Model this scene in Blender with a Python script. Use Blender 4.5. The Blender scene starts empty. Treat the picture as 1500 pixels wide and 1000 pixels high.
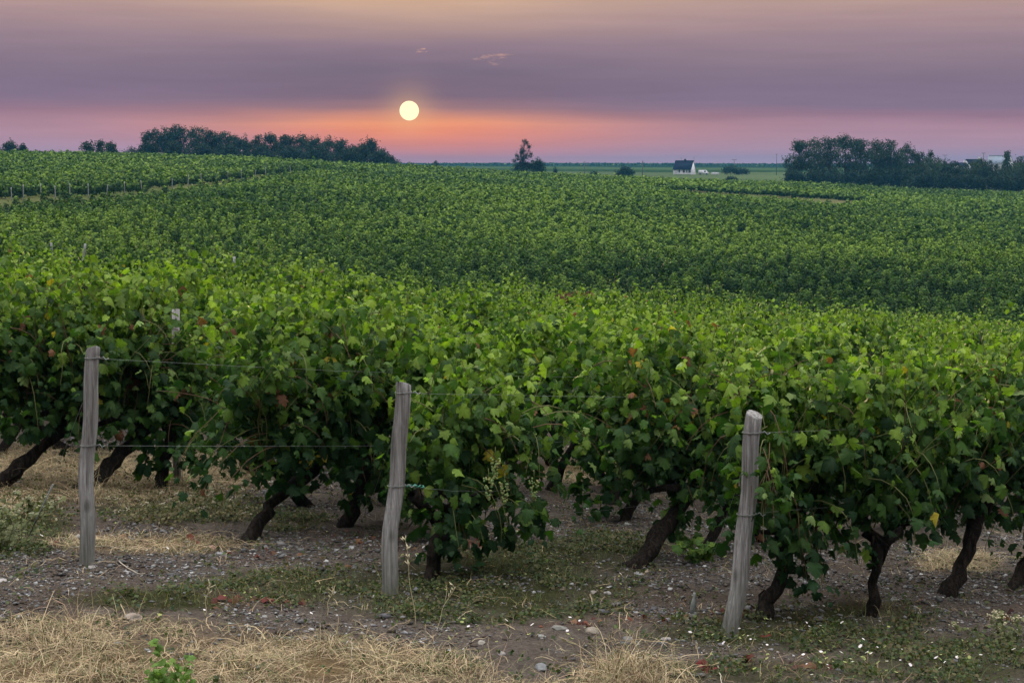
import bpy, math, random
import numpy as np
from mathutils import Vector, Matrix
R = math.radians
rng = np.random.default_rng(7)
random.seed(7)
scene = bpy.context.scene
COL = scene.collection

# ------------------------------------------------------------------ camera
FPX = 2292.0                                # focal length in pixels of the 1500 px wide photograph
PITCH = math.atan(258 / FPX)
cam_d = bpy.data.cameras.new("camera")
cam = bpy.data.objects.new("camera", cam_d)
COL.objects.link(cam)
cam_d.sensor_width = 36; cam_d.lens = FPX / 1500 * 36
cam_d.clip_start = 0.1; cam_d.clip_end = 20000
cam.location = (0, 0, 0); cam.rotation_euler = (R(90) - PITCH, 0, 0)
scene.camera = cam

# ------------------------------------------------------------------ light
SUN_T = (601 - 750) / FPX
SUN_EL = math.atan(337.5 / FPX) - PITCH
SUN_AZ = math.atan(SUN_T)                   # to the left of the view axis
sun_dir = Vector((math.sin(SUN_AZ) * math.cos(SUN_EL), math.cos(SUN_AZ) * math.cos(SUN_EL), math.sin(SUN_EL)))

EXPOSURE = 0.0
ZENITH = 3.55
scene.view_settings.view_transform = 'Standard'
scene.view_settings.look = 'None'
scene.view_settings.exposure = EXPOSURE
scene.view_settings.gamma = 1

sl = bpy.data.lights.new("sun_light", 'SUN')
sl.energy = 3.6; sl.angle = R(5); sl.color = (1.0, 0.74, 0.42)
so = bpy.data.objects.new("sun_light", sl); COL.objects.link(so)
so.rotation_euler = (-sun_dir).to_track_quat('-Z', 'Y').to_euler()

def lin(r, g, b):
    f = lambda c: (c / 255) / 12.92 if c / 255 <= 0.04045 else ((c / 255 + 0.055) / 1.055) ** 2.4
    return (f(r), f(g), f(b), 1)

world = bpy.data.worlds.new("World"); scene.world = world; world.use_nodes = True
nt = world.node_tree; nt.nodes.clear()
def N(t, **k):
    n = nt.nodes.new(t)
    for a, b in k.items(): setattr(n, a, b)
    return n
def math_(op, a, b=None, clamp=False):
    n = N('ShaderNodeMath', operation=op, use_clamp=clamp)
    for i, v in enumerate((a, b)):
        if v is None: continue
        if isinstance(v, (int, float)): n.inputs[i].default_value = v
        else: nt.links.new(v, n.inputs[i])
    return n.outputs[0]
def mixc(f, a, b, bt='MIX'):
    n = N('ShaderNodeMix', data_type='RGBA', blend_type=bt)
    for i, v in ((0, f), (6, a), (7, b)):
        if isinstance(v, (int, float, tuple)): n.inputs[i].default_value = v
        else: nt.links.new(v, n.inputs[i])
    return n.outputs[2]
def wramp(f, stops):
    n = N('ShaderNodeValToRGB'); cr = n.color_ramp; cr.interpolation = 'LINEAR'
    while len(cr.elements) < len(stops): cr.elements.new(0.5)
    for e, (p, c) in zip(cr.elements, stops): e.position = p; e.color = c
    nt.links.new(f, n.inputs[0]); return n.outputs[0]
tc = N('ShaderNodeTexCoord')
sep = N('ShaderNodeSeparateXYZ'); nt.links.new(tc.outputs['Generated'], sep.inputs[0])
dx, dy, dz = sep.outputs
az = math_('ARCTAN2', dx, dy)
# slow warping so the cloud banks are not ruler straight
mp = N('ShaderNodeMapping'); nt.links.new(tc.outputs['Generated'], mp.inputs[0]); mp.inputs['Scale'].default_value = (5, 5, 55)
n1 = N('ShaderNodeTexNoise'); nt.links.new(mp.outputs[0], n1.inputs[0]); n1.inputs['Scale'].default_value = 1.0; n1.inputs['Detail'].default_value = 5; n1.inputs['Roughness'].default_value = .5
warp = math_('MULTIPLY', math_('SUBTRACT', n1.outputs[0], 0.5), 0.012)
tiltd = math_('MULTIPLY', az, 0.006)
el = math_('ADD', math_('ADD', dz, tiltd), warp)
elr = math_('DIVIDE', el, 0.12, clamp=True)
P = lambda y: max(0, min(1, (242 - y) / FPX / 0.12))
side = wramp(elr, [(P(241), lin(194, 150, 174)), (P(222), lin(184, 142, 164)), (P(200), lin(181, 136, 154)), (P(184), lin(174, 129, 147)),
                   (P(170), lin(154, 114, 134)), (P(154), lin(136, 112, 136)), (P(128), lin(132, 110, 133)), (P(98), lin(138, 116, 133)), (P(66), lin(153, 127, 139)),
                   (P(30), lin(172, 140, 142)), (P(2), lin(186, 153, 142))])
near = wramp(elr, [(P(241), lin(206, 140, 158)), (P(226), lin(212, 130, 138)), (P(210), lin(226, 124, 104)), (P(195), lin(246, 132, 80)),
                   (P(184), lin(248, 145, 82)), (P(173), lin(216, 132, 100)), (P(160), lin(162, 114, 116)), (P(144), lin(128, 102, 120)),
                   (P(104), lin(124, 105, 124)), (P(70), lin(146, 120, 134)), (P(30), lin(194, 157, 140)), (P(0), lin(216, 174, 138))])
da = math_('SUBTRACT', az, SUN_AZ)
g = math_('EXPONENT', math_('MULTIPLY', math_('MULTIPLY', da, da), -60.0))
band = mixc(g, side, near)
# faint streaks in the cloud bank
mp2 = N('ShaderNodeMapping'); nt.links.new(tc.outputs['Generated'], mp2.inputs[0]); mp2.inputs['Scale'].default_value = (9, 9, 130)
n2 = N('ShaderNodeTexNoise'); nt.links.new(mp2.outputs[0], n2.inputs[0]); n2.inputs['Scale'].default_value = 1.6; n2.inputs['Detail'].default_value = 6
stk = math_('ADD', math_('MULTIPLY', n2.outputs[0], 0.20), 0.90)
comb = N('ShaderNodeCombineColor'); [nt.links.new(stk, comb.inputs[i]) for i in range(3)]
band = mixc(1.0, band, comb.outputs[0], 'MULTIPLY')
# glow round the sun
nrm = N('ShaderNodeVectorMath', operation='DOT_PRODUCT'); nt.links.new(tc.outputs['Generated'], nrm.inputs[0]); nrm.inputs[1].default_value = sun_dir
ang2 = math_('MULTIPLY', math_('SUBTRACT', 1.0, nrm.outputs['Value']), 2.0)
glow = math_('MULTIPLY', math_('EXPONENT', math_('MULTIPLY', ang2, -5200.0)), 0.30)
band = mixc(glow, band, lin(255, 190, 120))
# two small lit clouds
def cloud(px, py, w, h, strength, base):
    azc = math.atan((px - 750) / FPX); ec = (242 - py) / FPX
    a = math_('DIVIDE', math_('SUBTRACT', az, azc), w / FPX)
    e = math_('DIVIDE', math_('SUBTRACT', dz, ec), h / FPX)
    r2 = math_('ADD', math_('MULTIPLY', a, a), math_('MULTIPLY', e, e))
    m = N('ShaderNodeMapping'); nt.links.new(tc.outputs['Generated'], m.inputs[0]); m.inputs['Scale'].default_value = (90, 90, 340)
    n = N('ShaderNodeTexNoise'); nt.links.new(m.outputs[0], n.inputs[0]); n.inputs['Scale'].default_value = 1; n.inputs['Detail'].default_value = 8; n.inputs['Roughness'].default_value = .65
    f = math_('MULTIPLY', math_('SUBTRACT', math_('ADD', n.outputs[0], math_('MULTIPLY', r2, -0.16)), 0.47), strength, clamp=True)
    return mixc(math_('MINIMUM', f, .8), base, lin(226, 168, 140))
band = cloud(620, 79, 17, 6, 9, band)
band = cloud(716, 88, 34, 12, 3.2, band)
band = cloud(668, 20, 60, 5, 1.5, band)
sky = N('ShaderNodeTexSky'); sky.sky_type = 'NISHITA'; sky.sun_disc = False
sky.sun_elevation = SUN_EL; sky.sun_rotation = SUN_AZ; sky.air_density = 1.0; sky.dust_density = 1.5; sky.ozone_density = 1.0
# sky overhead, out of the frame: Nishita mixed with warm white, boosted as added top light
up = mixc(0.72, sky.outputs[0], (1.0, 0.93, 0.83, 1))
upn = mixc(1.0, up, (ZENITH * 13, ZENITH * 13, ZENITH * 13, 1), 'MULTIPLY')
hs = N('ShaderNodeHueSaturation'); hs.inputs['Saturation'].default_value = .93; hs.inputs['Value'].default_value = 1.03; nt.links.new(band, hs.inputs['Color']); band = hs.outputs[0]
# away from the sunset the dusk horizon is dimmer
ca = math_('COSINE', da); mrd = N('ShaderNodeMapRange', interpolation_type='SMOOTHSTEP'); nt.links.new(ca, mrd.inputs[0])
mrd.inputs[1].default_value = .0; mrd.inputs[2].default_value = .85; mrd.inputs[3].default_value = 2.2; mrd.inputs[4].default_value = 10
cb = N('ShaderNodeCombineColor'); [nt.links.new(mrd.outputs[0], cb.inputs[i]) for i in range(3)]
bandn = mixc(1.0, band, cb.outputs[0], 'MULTIPLY')
f_up = N('ShaderNodeMapRange', interpolation_type='SMOOTHSTEP'); nt.links.new(dz, f_up.inputs[0])
f_up.inputs[1].default_value = 0.34; f_up.inputs[2].default_value = 0.98
for n_ in nt.nodes:
    if n_.bl_idname == 'ShaderNodeMix': n_.clamp_result = False
fin = mixc(f_up.outputs[0], bandn, upn)
bg = N('ShaderNodeBackground'); bg.inputs[1].default_value = 0.1
nt.links.new(fin, bg.inputs[0])
wo = N('ShaderNodeOutputWorld'); nt.links.new(bg.outputs[0], wo.inputs[0])

# ------------------------------------------------------------------ terrain height
TT = np.array([-0.33, -0.17, 0.0, 0.17, 0.33])
TY = np.array([-20, 0, 5, 7.3, 9, 12, 20, 34, 45, 60, 80, 120, 150, 200, 260, 310, 350, 400, 450, 550, 650, 900, 1500, 2800.])
TZ = np.array([
 [-1.7,-1.7,-2.0,-2.14,-2.24,-2.45,-2.72,-3.35,-4.1,-4.8,-5.1,-3.9,-2.7,-1.6,-0.1,1.35,1.6,1.2,0.4,-1,-1.6,-2,-0.6,-8],
 [-1.7,-1.7,-2.1,-2.28,-2.37,-2.60,-3.05,-3.8,-4.7,-5.8,-6.3,-5.4,-4.5,-3.0,-1.3,-0.2,0.2,-0.1,-0.9,-2,-2.2,-2,-0.5,-8],
 [-1.7,-1.7,-2.15,-2.38,-2.50,-2.76,-3.4,-4.1,-5.3,-6.9,-7.6,-7.0,-6.4,-5.3,-4.0,-3.1,-2.7,-3.3,-4.3,-4.1,-3.3,-2.1,0.2,-8],
 [-1.7,-1.7,-2.2,-2.44,-2.58,-2.88,-3.6,-4.5,-5.8,-7.5,-8.1,-7.8,-7.4,-6.8,-6.0,-5.6,-5.3,-5.6,-5.8,-4.7,-4.0,-2.8,-0.3,-8],
 [-1.7,-1.7,-2.25,-2.50,-2.66,-3.00,-3.8,-4.85,-6.2,-7.9,-8.5,-8.4,-8.2,-8.0,-7.8,-7.7,-7.6,-8.0,-8.4,-8,-6,-3.2,-0.3,-8]])
# resample finely in log depth and smooth
_q = np.linspace(0, 1, 2400)
_yy = -20 + 30 * (np.exp(_q * math.log(2820 / 30 + 1)) - 1)
_tab = np.array([np.interp(_yy, TY, z) for z in TZ])
_k = np.hanning(61); _k /= _k.sum()
_tab = np.array([np.convolve(np.pad(r, 30, mode='edge'), _k, mode='valid') for r in _tab])
_PLX = np.array([-95, -44.9, -41.3, -41.2, -38.5, -35.6, -30.0])
_PLD = np.array([118, 141, 152, 185, 215, 255, 300.])
_PLT = np.array([-.5, -.3185, -.2705, -.2225, -.1833, -.1396, -.10])
def line_dist(x, y):
    t = np.asarray(x, float) / np.maximum(y, 6.0)
    return y - np.interp(t, _PLT, np.array([118, 141, 152, 185, 215, 255, 320.]))
def base_h(x, y):
    z = base_h0(x, y); t = np.asarray(x, float) / np.maximum(y, 6.0); d = line_dist(x, y)
    sm = lambda a: np.clip(a, 0, 1) ** 2 * (3 - 2 * np.clip(a, 0, 1))
    k = np.where(d > -6, sm(-d / 6.0), sm((d + 60) / 54.0)) * (d < 0) * np.clip((-.10 - t) / .06, 0, 1)
    d2 = np.asarray(y) - 286 + (t - .15) * 150; k2 = np.where(d2 > -8, sm(-d2 / 8.0), sm((d2 + 60) / 52.0)) * (d2 < 0) * sm((t - .08) / .05) * sm((.235 - t) / .03); z = z - 1.5 * k2
    w = sm((np.asarray(y) - 75) / 30.0) * sm((420 - np.asarray(y)) / 60.0)
    return z - 1.25 * k + w * (fbm(np.asarray(x) * .028, np.asarray(y) * .014, 77, 2) - .5) * 1.5
def base_h0(x, y):
    x = np.asarray(x, float); y = np.asarray(y, float)
    t = np.clip(x / np.maximum(y, 6.0), -0.6, 0.6)
    u = (np.log((y + 20) / 30 + 1) / math.log(2820 / 30 + 1)).clip(0, 1) * 2399
    i = np.minimum(u.astype(int), 2398); f = u - i
    c = _tab[:, i] * (1 - f) + _tab[:, i + 1] * f
    tt = np.clip((t + 0.33) / 0.165, 0, 4)
    k = np.minimum(tt.astype(int), 3); s = tt - k
    idx = lambda o: np.clip(k + o, 0, 4)
    g = lambda o: np.take_along_axis(c, idx(o)[None], 0)[0]
    p0, p1, p2, p3 = g(-1), g(0), g(1), g(2)
    return 0.5 * ((2 * p1) + (-p0 + p2) * s + (2 * p0 - 5 * p1 + 4 * p2 - p3) * s * s + (-p0 + 3 * p1 - 3 * p2 + p3) * s ** 3)
def vnoise(x, y, seed=0):
    x = np.asarray(x, float); y = np.asarray(y, float)
    xi = np.floor(x).astype(np.int64); yi = np.floor(y).astype(np.int64); fx = x - xi; fy = y - yi
    def h(a, b):
        n = (a * 374761393 + b * 668265263 + seed * 1274126177) & 0x7fffffff
        n = ((n ^ (n >> 13)) * 1274126177) & 0x7fffffff
        return ((n ^ (n >> 16)) & 0xffff) / 65535.0
    fx = fx * fx * (3 - 2 * fx); fy = fy * fy * (3 - 2 * fy)
    return (h(xi, yi) * (1 - fx) + h(xi + 1, yi) * fx) * (1 - fy) + (h(xi, yi + 1) * (1 - fx) + h(xi + 1, yi + 1) * fx) * fy
def fbm(x, y, seed=0, o=4):
    s = 0; a = .5; tot = 0
    for i in range(o):
        s = s + a * vnoise(x * 2 ** i, y * 2 ** i, seed + i); tot += a; a *= .5
    return s / tot
def ground_h(x, y):
    x = np.asarray(x, float); y = np.asarray(y, float)
    w = np.clip((40 - y) / 25, 0, 1)
    return base_h(x, y) + w * ((fbm(x * .9, y * .9, 3) - .5) * .10 + (fbm(x * 6, y * 6, 9, 3) - .5) * .06 + (fbm(x * 22, y * 22, 19, 2) - .5) * .022)
def gh(x, y): return float(ground_h(np.array([x]), np.array([y]))[0])
CP, SP = math.cos(PITCH), math.sin(PITCH)
def project(x, y, z):
    d = y * CP - z * SP; v = y * SP + z * CP
    return 750 + FPX * x / d, 500 - FPX * v / d
_ts = np.exp(np.linspace(math.log(4), math.log(2500), 6000))
def at(px, py, zoff=0.0):
    """ground point seen at a pixel of the photograph"""
    a = (px - 750) / FPX; b = (500 - py) / FPX
    dirv = np.array([a, CP + b * SP, -SP + b * CP])
    X, Y, Z = _ts * dirv[0], _ts * dirv[1], _ts * dirv[2]
    below = Z < base_h(X, Y) + zoff
    i = int(np.argmax(below)) if below.any() else len(_ts) - 1
    return float(X[i]), float(Y[i])

# ------------------------------------------------------------------ helpers
def tag(o, label=None, cat=None, group=None, kind=None):
    if label: o['label'] = label
    if cat: o['category'] = cat
    if group: o['group'] = group
    if kind: o['kind'] = kind
    return o
def link(name, me, mat=None, parent=None):
    o = bpy.data.objects.new(name, me); COL.objects.link(o)
    if mat is not None and me is not None and len(me.materials) == 0: me.materials.append(mat)
    if parent is not None: o.parent = parent
    return o
def empty(name, loc, rz=0.0, **k):
    o = bpy.data.objects.new(name, None); COL.objects.link(o); o.location = loc; o.rotation_euler = (0, 0, rz)
    o.empty_display_size = .1
    return tag(o, **k)
def mesh_np(name, V, F, cols=None, smooth=False, mat=None):
    """V (n,3), F list of arrays (m,k) ; cols (n,3) per vertex"""
    me = bpy.data.meshes.new(name)
    if not isinstance(F, list): F = [F]
    F = [f for f in F if len(f)]
    nl = sum(f.size for f in F); nf = sum(len(f) for f in F)
    me.vertices.add(len(V)); me.loops.add(nl); me.polygons.add(nf)
    me.vertices.foreach_set('co', np.asarray(V, np.float32).ravel())
    me.loops.foreach_set('vertex_index', np.concatenate([f.ravel() for f in F]).astype(np.int32))
    ls = []; c = 0
    for f in F:
        ls.append(c + np.arange(len(f)) * f.shape[1]); c += f.size
    me.polygons.foreach_set('loop_start', np.concatenate(ls).astype(np.int32))
    me.update(calc_edges=True)
    if cols is not None:
        a = me.color_attributes.new('tint', 'FLOAT_COLOR', 'POINT')
        cc = np.ones((len(V), 4), np.float32); cc[:, :3] = cols
        a.data.foreach_set('color', cc.ravel())
    if smooth: me.polygons.foreach_set('use_smooth', np.ones(nf, bool))
    if mat: me.materials.append(mat)
    me.validate()
    return me
class MB:
    """collects tubes, boxes and rings into one mesh"""
    def __init__(s): s.V = []; s.F3 = []; s.F4 = []; s.C = []; s.n = 0
    def add(s, V, F4=None, F3=None, col=(1, 1, 1)):
        V = np.asarray(V, float)
        if F4 is not None and len(F4): s.F4.append(np.asarray(F4) + s.n)
        if F3 is not None and len(F3): s.F3.append(np.asarray(F3) + s.n)
        s.V.append(V); s.C.append(np.tile(col, (len(V), 1)) if np.ndim(col) == 1 else col); s.n += len(V)
    def tube(s, pts, rad, sides=8, rough=0.0, seed=0, col=(1, 1, 1), cap=True):
        pts = np.asarray(pts, float); n = len(pts)
        rad = np.full(n, rad) if np.isscalar(rad) else np.asarray(rad, float)
        tg = np.gradient(pts, axis=0); tg /= np.linalg.norm(tg, axis=1)[:, None] + 1e-9
        ref = np.array([0, 1., 0]) if abs(tg[0][1]) < .9 else np.array([1., 0, 0])
        rr = np.random.default_rng(seed)
        V = []
        phase = rr.uniform(0, 6.28)
        for i in range(n):
            a = np.cross(tg[i], ref); a /= np.linalg.norm(a); b = np.cross(tg[i], a)
            th = np.arange(sides) / sides * 2 * math.pi
            r = rad[i] * (1 + rough * (np.sin(th * 3 + phase + i * .35) * .5 + rr.uniform(-1, 1, sides) * .7))
            V.append(pts[i] + np.outer(np.cos(th) * r, a) + np.outer(np.sin(th) * r, b))
        V = np.concatenate(V)
        i, j = np.meshgrid(np.arange(n - 1), np.arange(sides), indexing='ij'); i = i.ravel(); j = j.ravel(); k = (j + 1) % sides
        F4 = np.stack([i * sides + j, i * sides + k, (i + 1) * sides + k, (i + 1) * sides + j], 1)
        F3 = None
        if cap:
            V = np.vstack([V, pts[0], pts[-1]]); c0 = n * sides; c1 = c0 + 1; j = np.arange(sides); k = (j + 1) % sides
            F3 = np.vstack([np.stack([np.full(sides, c0), k, j], 1), np.stack([np.full(sides, c1), (n - 1) * sides + j, (n - 1) * sides + k], 1)])
        s.add(V, F4, F3, col)
        return s
    def box(s, c, d, rz=0.0, col=(1, 1, 1)):
        c = np.array(c, float); d = np.array(d, float) / 2
        v = np.array([[x, y, z] for x in (-1, 1) for y in (-1, 1) for z in (-1, 1)], float) * d
        ca, sa = math.cos(rz), math.sin(rz)
        v = np.stack([v[:, 0] * ca - v[:, 1] * sa, v[:, 0] * sa + v[:, 1] * ca, v[:, 2]], 1) + c
        s.add(v, [[0, 1, 3, 2], [4, 6, 7, 5], [0, 4, 5, 1], [2, 3, 7, 6], [0, 2, 6, 4], [1, 5, 7, 3]], col=col); return s
    def mesh(s, name, mat=None, smooth=False, cols=False):
        F = []
        if s.F4: F.append(np.concatenate(s.F4))
        if s.F3: F.append(np.concatenate(s.F3))
        return mesh_np(name, np.concatenate(s.V), F, np.concatenate(s.C) if cols else None, smooth, mat)
    def build(s, name, mat, parent=None, smooth=False, cols=False):
        return link(name, s.mesh(name, mat, smooth, cols), None, parent)

# ------------------------------------------------------------------ materials
class Mat:
    def __init__(s, name):
        s.m = bpy.data.materials.new(name); s.m.use_nodes = True; s.t = s.m.node_tree
        s.b = s.t.nodes['Principled BSDF']; s.o = s.t.nodes['Material Output']
    def n(s, t, **k):
        q = s.t.nodes.new(t)
        for a, b in k.items(): setattr(q, a, b)
        return q
    def l(s, a, b): s.t.links.new(a, b)
    def noise(s, scale, detail=4, rough=.6, vec=None, dist=0):
        q = s.n('ShaderNodeTexNoise'); q.inputs['Scale'].default_value = scale; q.inputs['Detail'].default_value = detail
        q.inputs['Roughness'].default_value = rough; q.inputs['Distortion'].default_value = dist
        if vec: s.l(vec, q.inputs[0])
        return q.outputs[0]
    def obj(s, scale=(1, 1, 1)):
        c = s.n('ShaderNodeTexCoord'); m = s.n('ShaderNodeMapping'); m.inputs['Scale'].default_value = scale
        s.l(c.outputs['Object'], m.inputs[0]); return m.outputs[0]
    def ramp(s, f, stops):
        q = s.n('ShaderNodeValToRGB'); cr = q.color_ramp
        while len(cr.elements) < len(stops): cr.elements.new(.5)
        for e, (p, c) in zip(cr.elements, stops): e.position = p; e.color = (*c, 1) if len(c) == 3 else c
        s.l(f, q.inputs[0]); return q.outputs[0]
    def mix(s, f, a, b, bt='MIX'):
        q = s.n('ShaderNodeMix', data_type='RGBA', blend_type=bt)
        for i, v in ((0, f), (6, a), (7, b)):
            if isinstance(v, (int, float)): q.inputs[i].default_value = v
            elif isinstance(v, tuple): q.inputs[i].default_value = (*v, 1) if len(v) == 3 else v
            else: s.l(v, q.inputs[i])
        return q.outputs[2]
    def bump(s, h, strength=.5, dist=.02):
        q = s.n('ShaderNodeBump'); q.inputs['Strength'].default_value = strength; q.inputs['Distance'].default_value = dist
        s.l(h, q.inputs['Height']); s.l(q.outputs[0], s.b.inputs['Normal']); return q
    def attr(s, name='tint'):
        q = s.n('ShaderNodeAttribute'); q.attribute_name = name; return q.outputs['Color']
def leaf_material(name, trans=.35, rough=.45, spec=.35):
    M = Mat(name); a = M.attr()
    nz = M.noise(22, 3, .6, M.obj())
    c = M.mix(1.0, a, M.ramp(nz, [(.25, (.78, .8, .8)), (.75, (1.22, 1.18, 1.1))]), 'MULTIPLY')
    geo = M.n('ShaderNodeNewGeometry')
    pale = M.mix(.25, c, (.10, .15, .07))
    c2 = M.mix(geo.outputs['Backfacing'], c, pale)
    M.l(c2, M.b.inputs['Base Color']); M.b.inputs['Roughness'].default_value = rough; M.b.inputs['Specular IOR Level'].default_value = spec
    tr = M.n('ShaderNodeBsdfTranslucent')
    tc_ = M.mix(1.0, c, (1.5, 1.85, .55), 'MULTIPLY'); M.l(tc_, tr.inputs[0])
    ms = M.n('ShaderNodeMixShader'); ms.inputs[0].default_value = trans
    M.l(M.b.outputs[0], ms.inputs[1]); M.l(tr.outputs[0], ms.inputs[2]); M.l(ms.outputs[0], M.o.inputs[0])
    return M.m
def simple_attr(name, rough=.85, bump=None, spec=.2, noise=None):
    M = Mat(name); c = M.attr()
    if noise: c = M.mix(1.0, c, M.ramp(M.noise(noise, 4, .6, M.obj()), [(.3, (.7, .7, .7)), (.7, (1.3, 1.3, 1.3))]), 'MULTIPLY')
    M.l(c, M.b.inputs['Base Color']); M.b.inputs['Roughness'].default_value = rough; M.b.inputs['Specular IOR Level'].default_value = spec
    if bump: M.bump(M.noise(bump, 5, .65, M.obj()), .6, .01)
    return M.m
M_LEAF = leaf_material('vine_leaf', .36, .60, .18)
M_HILL = leaf_material('hill_leaf', .16, .65, .12)
M_TREE = leaf_material('tree_leaf', .12, .7, .1)
M_WEED = leaf_material('weed_leaf', .25, .6, .2)
M_STEM = simple_attr('green_stem', .7)
M_STRAW = simple_attr('straw', .75, spec=.25)
M_STONE = simple_attr('stone', .9, 60, noise=30)
def bark():
    M = Mat('vine_bark'); v = M.obj((14, 14, 3.0)); nz = M.noise(3, 8, .7, v, .6)
    c = M.ramp(nz, [(.3, (.006, .005, .005)), (.5, (.020, .016, .014)), (.72, (.06, .05, .043))])
    M.l(c, M.b.inputs['Base Color']); M.b.inputs['Roughness'].default_value = .95; M.b.inputs['Specular IOR Level'].default_value = .1
    M.bump(nz, 1.0, .035); return M.m
M_BARK = bark()
def tbark():
    M = Mat('tree_bark'); nz = M.noise(2, 5, .7, M.obj((3, 3, .6)))
    M.l(M.ramp(nz, [(.3, (.02, .018, .015)), (.7, (.07, .06, .05))]), M.b.inputs['Base Color']); M.b.inputs['Roughness'].default_value = .95; return M.m
M_TBARK = tbark()
def wood():
    M = Mat('weathered_wood')
    grain = M.noise(3.2, 7, .72, M.obj((16, 16, .5)), .5)
    blot = M.noise(5, 5, .6, M.obj((1, 1, .6)))
    fine = M.noise(40, 4, .7, M.obj((1, 1, .12)))
    c = M.ramp(grain, [(.32, (.025, .024, .024)), (.42, (.16, .155, .155)), (.52, (.33, .325, .34)), (.66, (.58, .58, .61))])
    c = M.mix(M.ramp(blot, [(.45, (0, 0, 0)), (.72, (.6, .6, .6))]), c, (.13, .12, .11))
    kn = M.n('ShaderNodeTexVoronoi'); kn.inputs['Scale'].default_value = 3.2; M.l(M.obj((2.2, 2.2, 1)), kn.inputs[0])
    c = M.mix(M.ramp(kn.outputs[0], [(.06, (.75, .75, .75)), (.16, (0, 0, 0))]), c, (.05, .045, .04))
    c = M.mix(.3, c, M.ramp(fine, [(.3, (.10, .10, .10)), (.7, (.38, .38, .40))]))
    # greenish algae near the foot
    sp = M.n('ShaderNodeSeparateXYZ'); M.l(M.obj(), sp.inputs[0])
    mr = M.n('ShaderNodeMapRange'); M.l(sp.outputs[2], mr.inputs[0]); mr.inputs[1].default_value = .45; mr.inputs[2].default_value = 0.0
    c = M.mix(M.mix(1.0, mr.outputs[0], (.45, .45, .45), 'MULTIPLY'), c, (.12, .135, .10))
    M.l(c, M.b.inputs['Base Color']); M.b.inputs['Roughness'].default_value = .9; M.b.inputs['Specular IOR Level'].default_value = .15
    M.bump(grain, 1.0, .02); return M.m
M_WOOD = wood()
def flat(name, c, rough=.6, metal=0.0, nscale=None):
    M = Mat(name)
    if nscale:
        M.l(M.ramp(M.noise(nscale, 5, .6, M.obj()), [(.3, tuple(x * .72 for x in c)), (.7, tuple(min(1, x * 1.25) for x in c))]), M.b.inputs['Base Color'])
    else: M.b.inputs['Base Color'].default_value = (*c, 1)
    M.b.inputs['Roughness'].default_value = rough; M.b.inputs['Metallic'].default_value = metal; return M.m
M_WIRE = flat('galvanised_wire', (.20, .22, .22), .6, .4, 40)
M_TWINE = flat('green_twine', (.05, .22, .17), .7, 0, 60)
M_BLUE = flat('blue_plastic', (.20, .22, .22), .5, 0, 30)

# ------------------------------------------------------------------ ground sheet
ROW_A = R(47)
U = np.array([math.cos(ROW_A), math.sin(ROW_A)]); W = np.array([-math.sin(ROW_A), math.cos(ROW_A)])
def ell(px, py, L):
    d = np.zeros_like(px)
    for (cx, cy, rx, ry) in L:
        r = ((px - cx) / rx) ** 2 + ((py - cy) / ry) ** 2
        d = np.maximum(d, np.clip(1.35 - r, 0, 1))
    return d
Z_DRY = [(120, 975, 330, 68), (440, 985, 250, 50), (800, 1035, 200, 34), (200, 1100, 520, 90), (925, 1000, 90, 40), (190, 700, 190, 40), (30, 700, 100, 50), (1400, 825, 60, 16), (230, 798, 150, 14), (870, 690, 80, 20)]
Z_GREEN = [(670, 865, 250, 42), (250, 878, 150, 16), (1150, 925, 200, 32), (1400, 965, 160, 36), (30, 775, 70, 45), (790, 825, 170, 30), (430, 862, 160, 26), (270, 745, 120, 22), (1270, 905, 110, 26), (720, 890, 190, 24), (420, 765, 60, 14), (890, 800, 90, 20), (1130, 985, 240, 18), (650, 975, 60, 12)]
Z_RED = [(375, 882, 75, 12), (935, 905, 85, 10), (1060, 898, 50, 10), (1080, 975, 40, 7), (1180, 975, 70, 8), (600, 795, 150, 16), (380, 815, 60, 9), (1490, 905, 22, 10), (330, 870, 40, 8), (180, 795, 110, 9), (830, 915, 60, 5), (1300, 885, 60, 8)]
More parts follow.
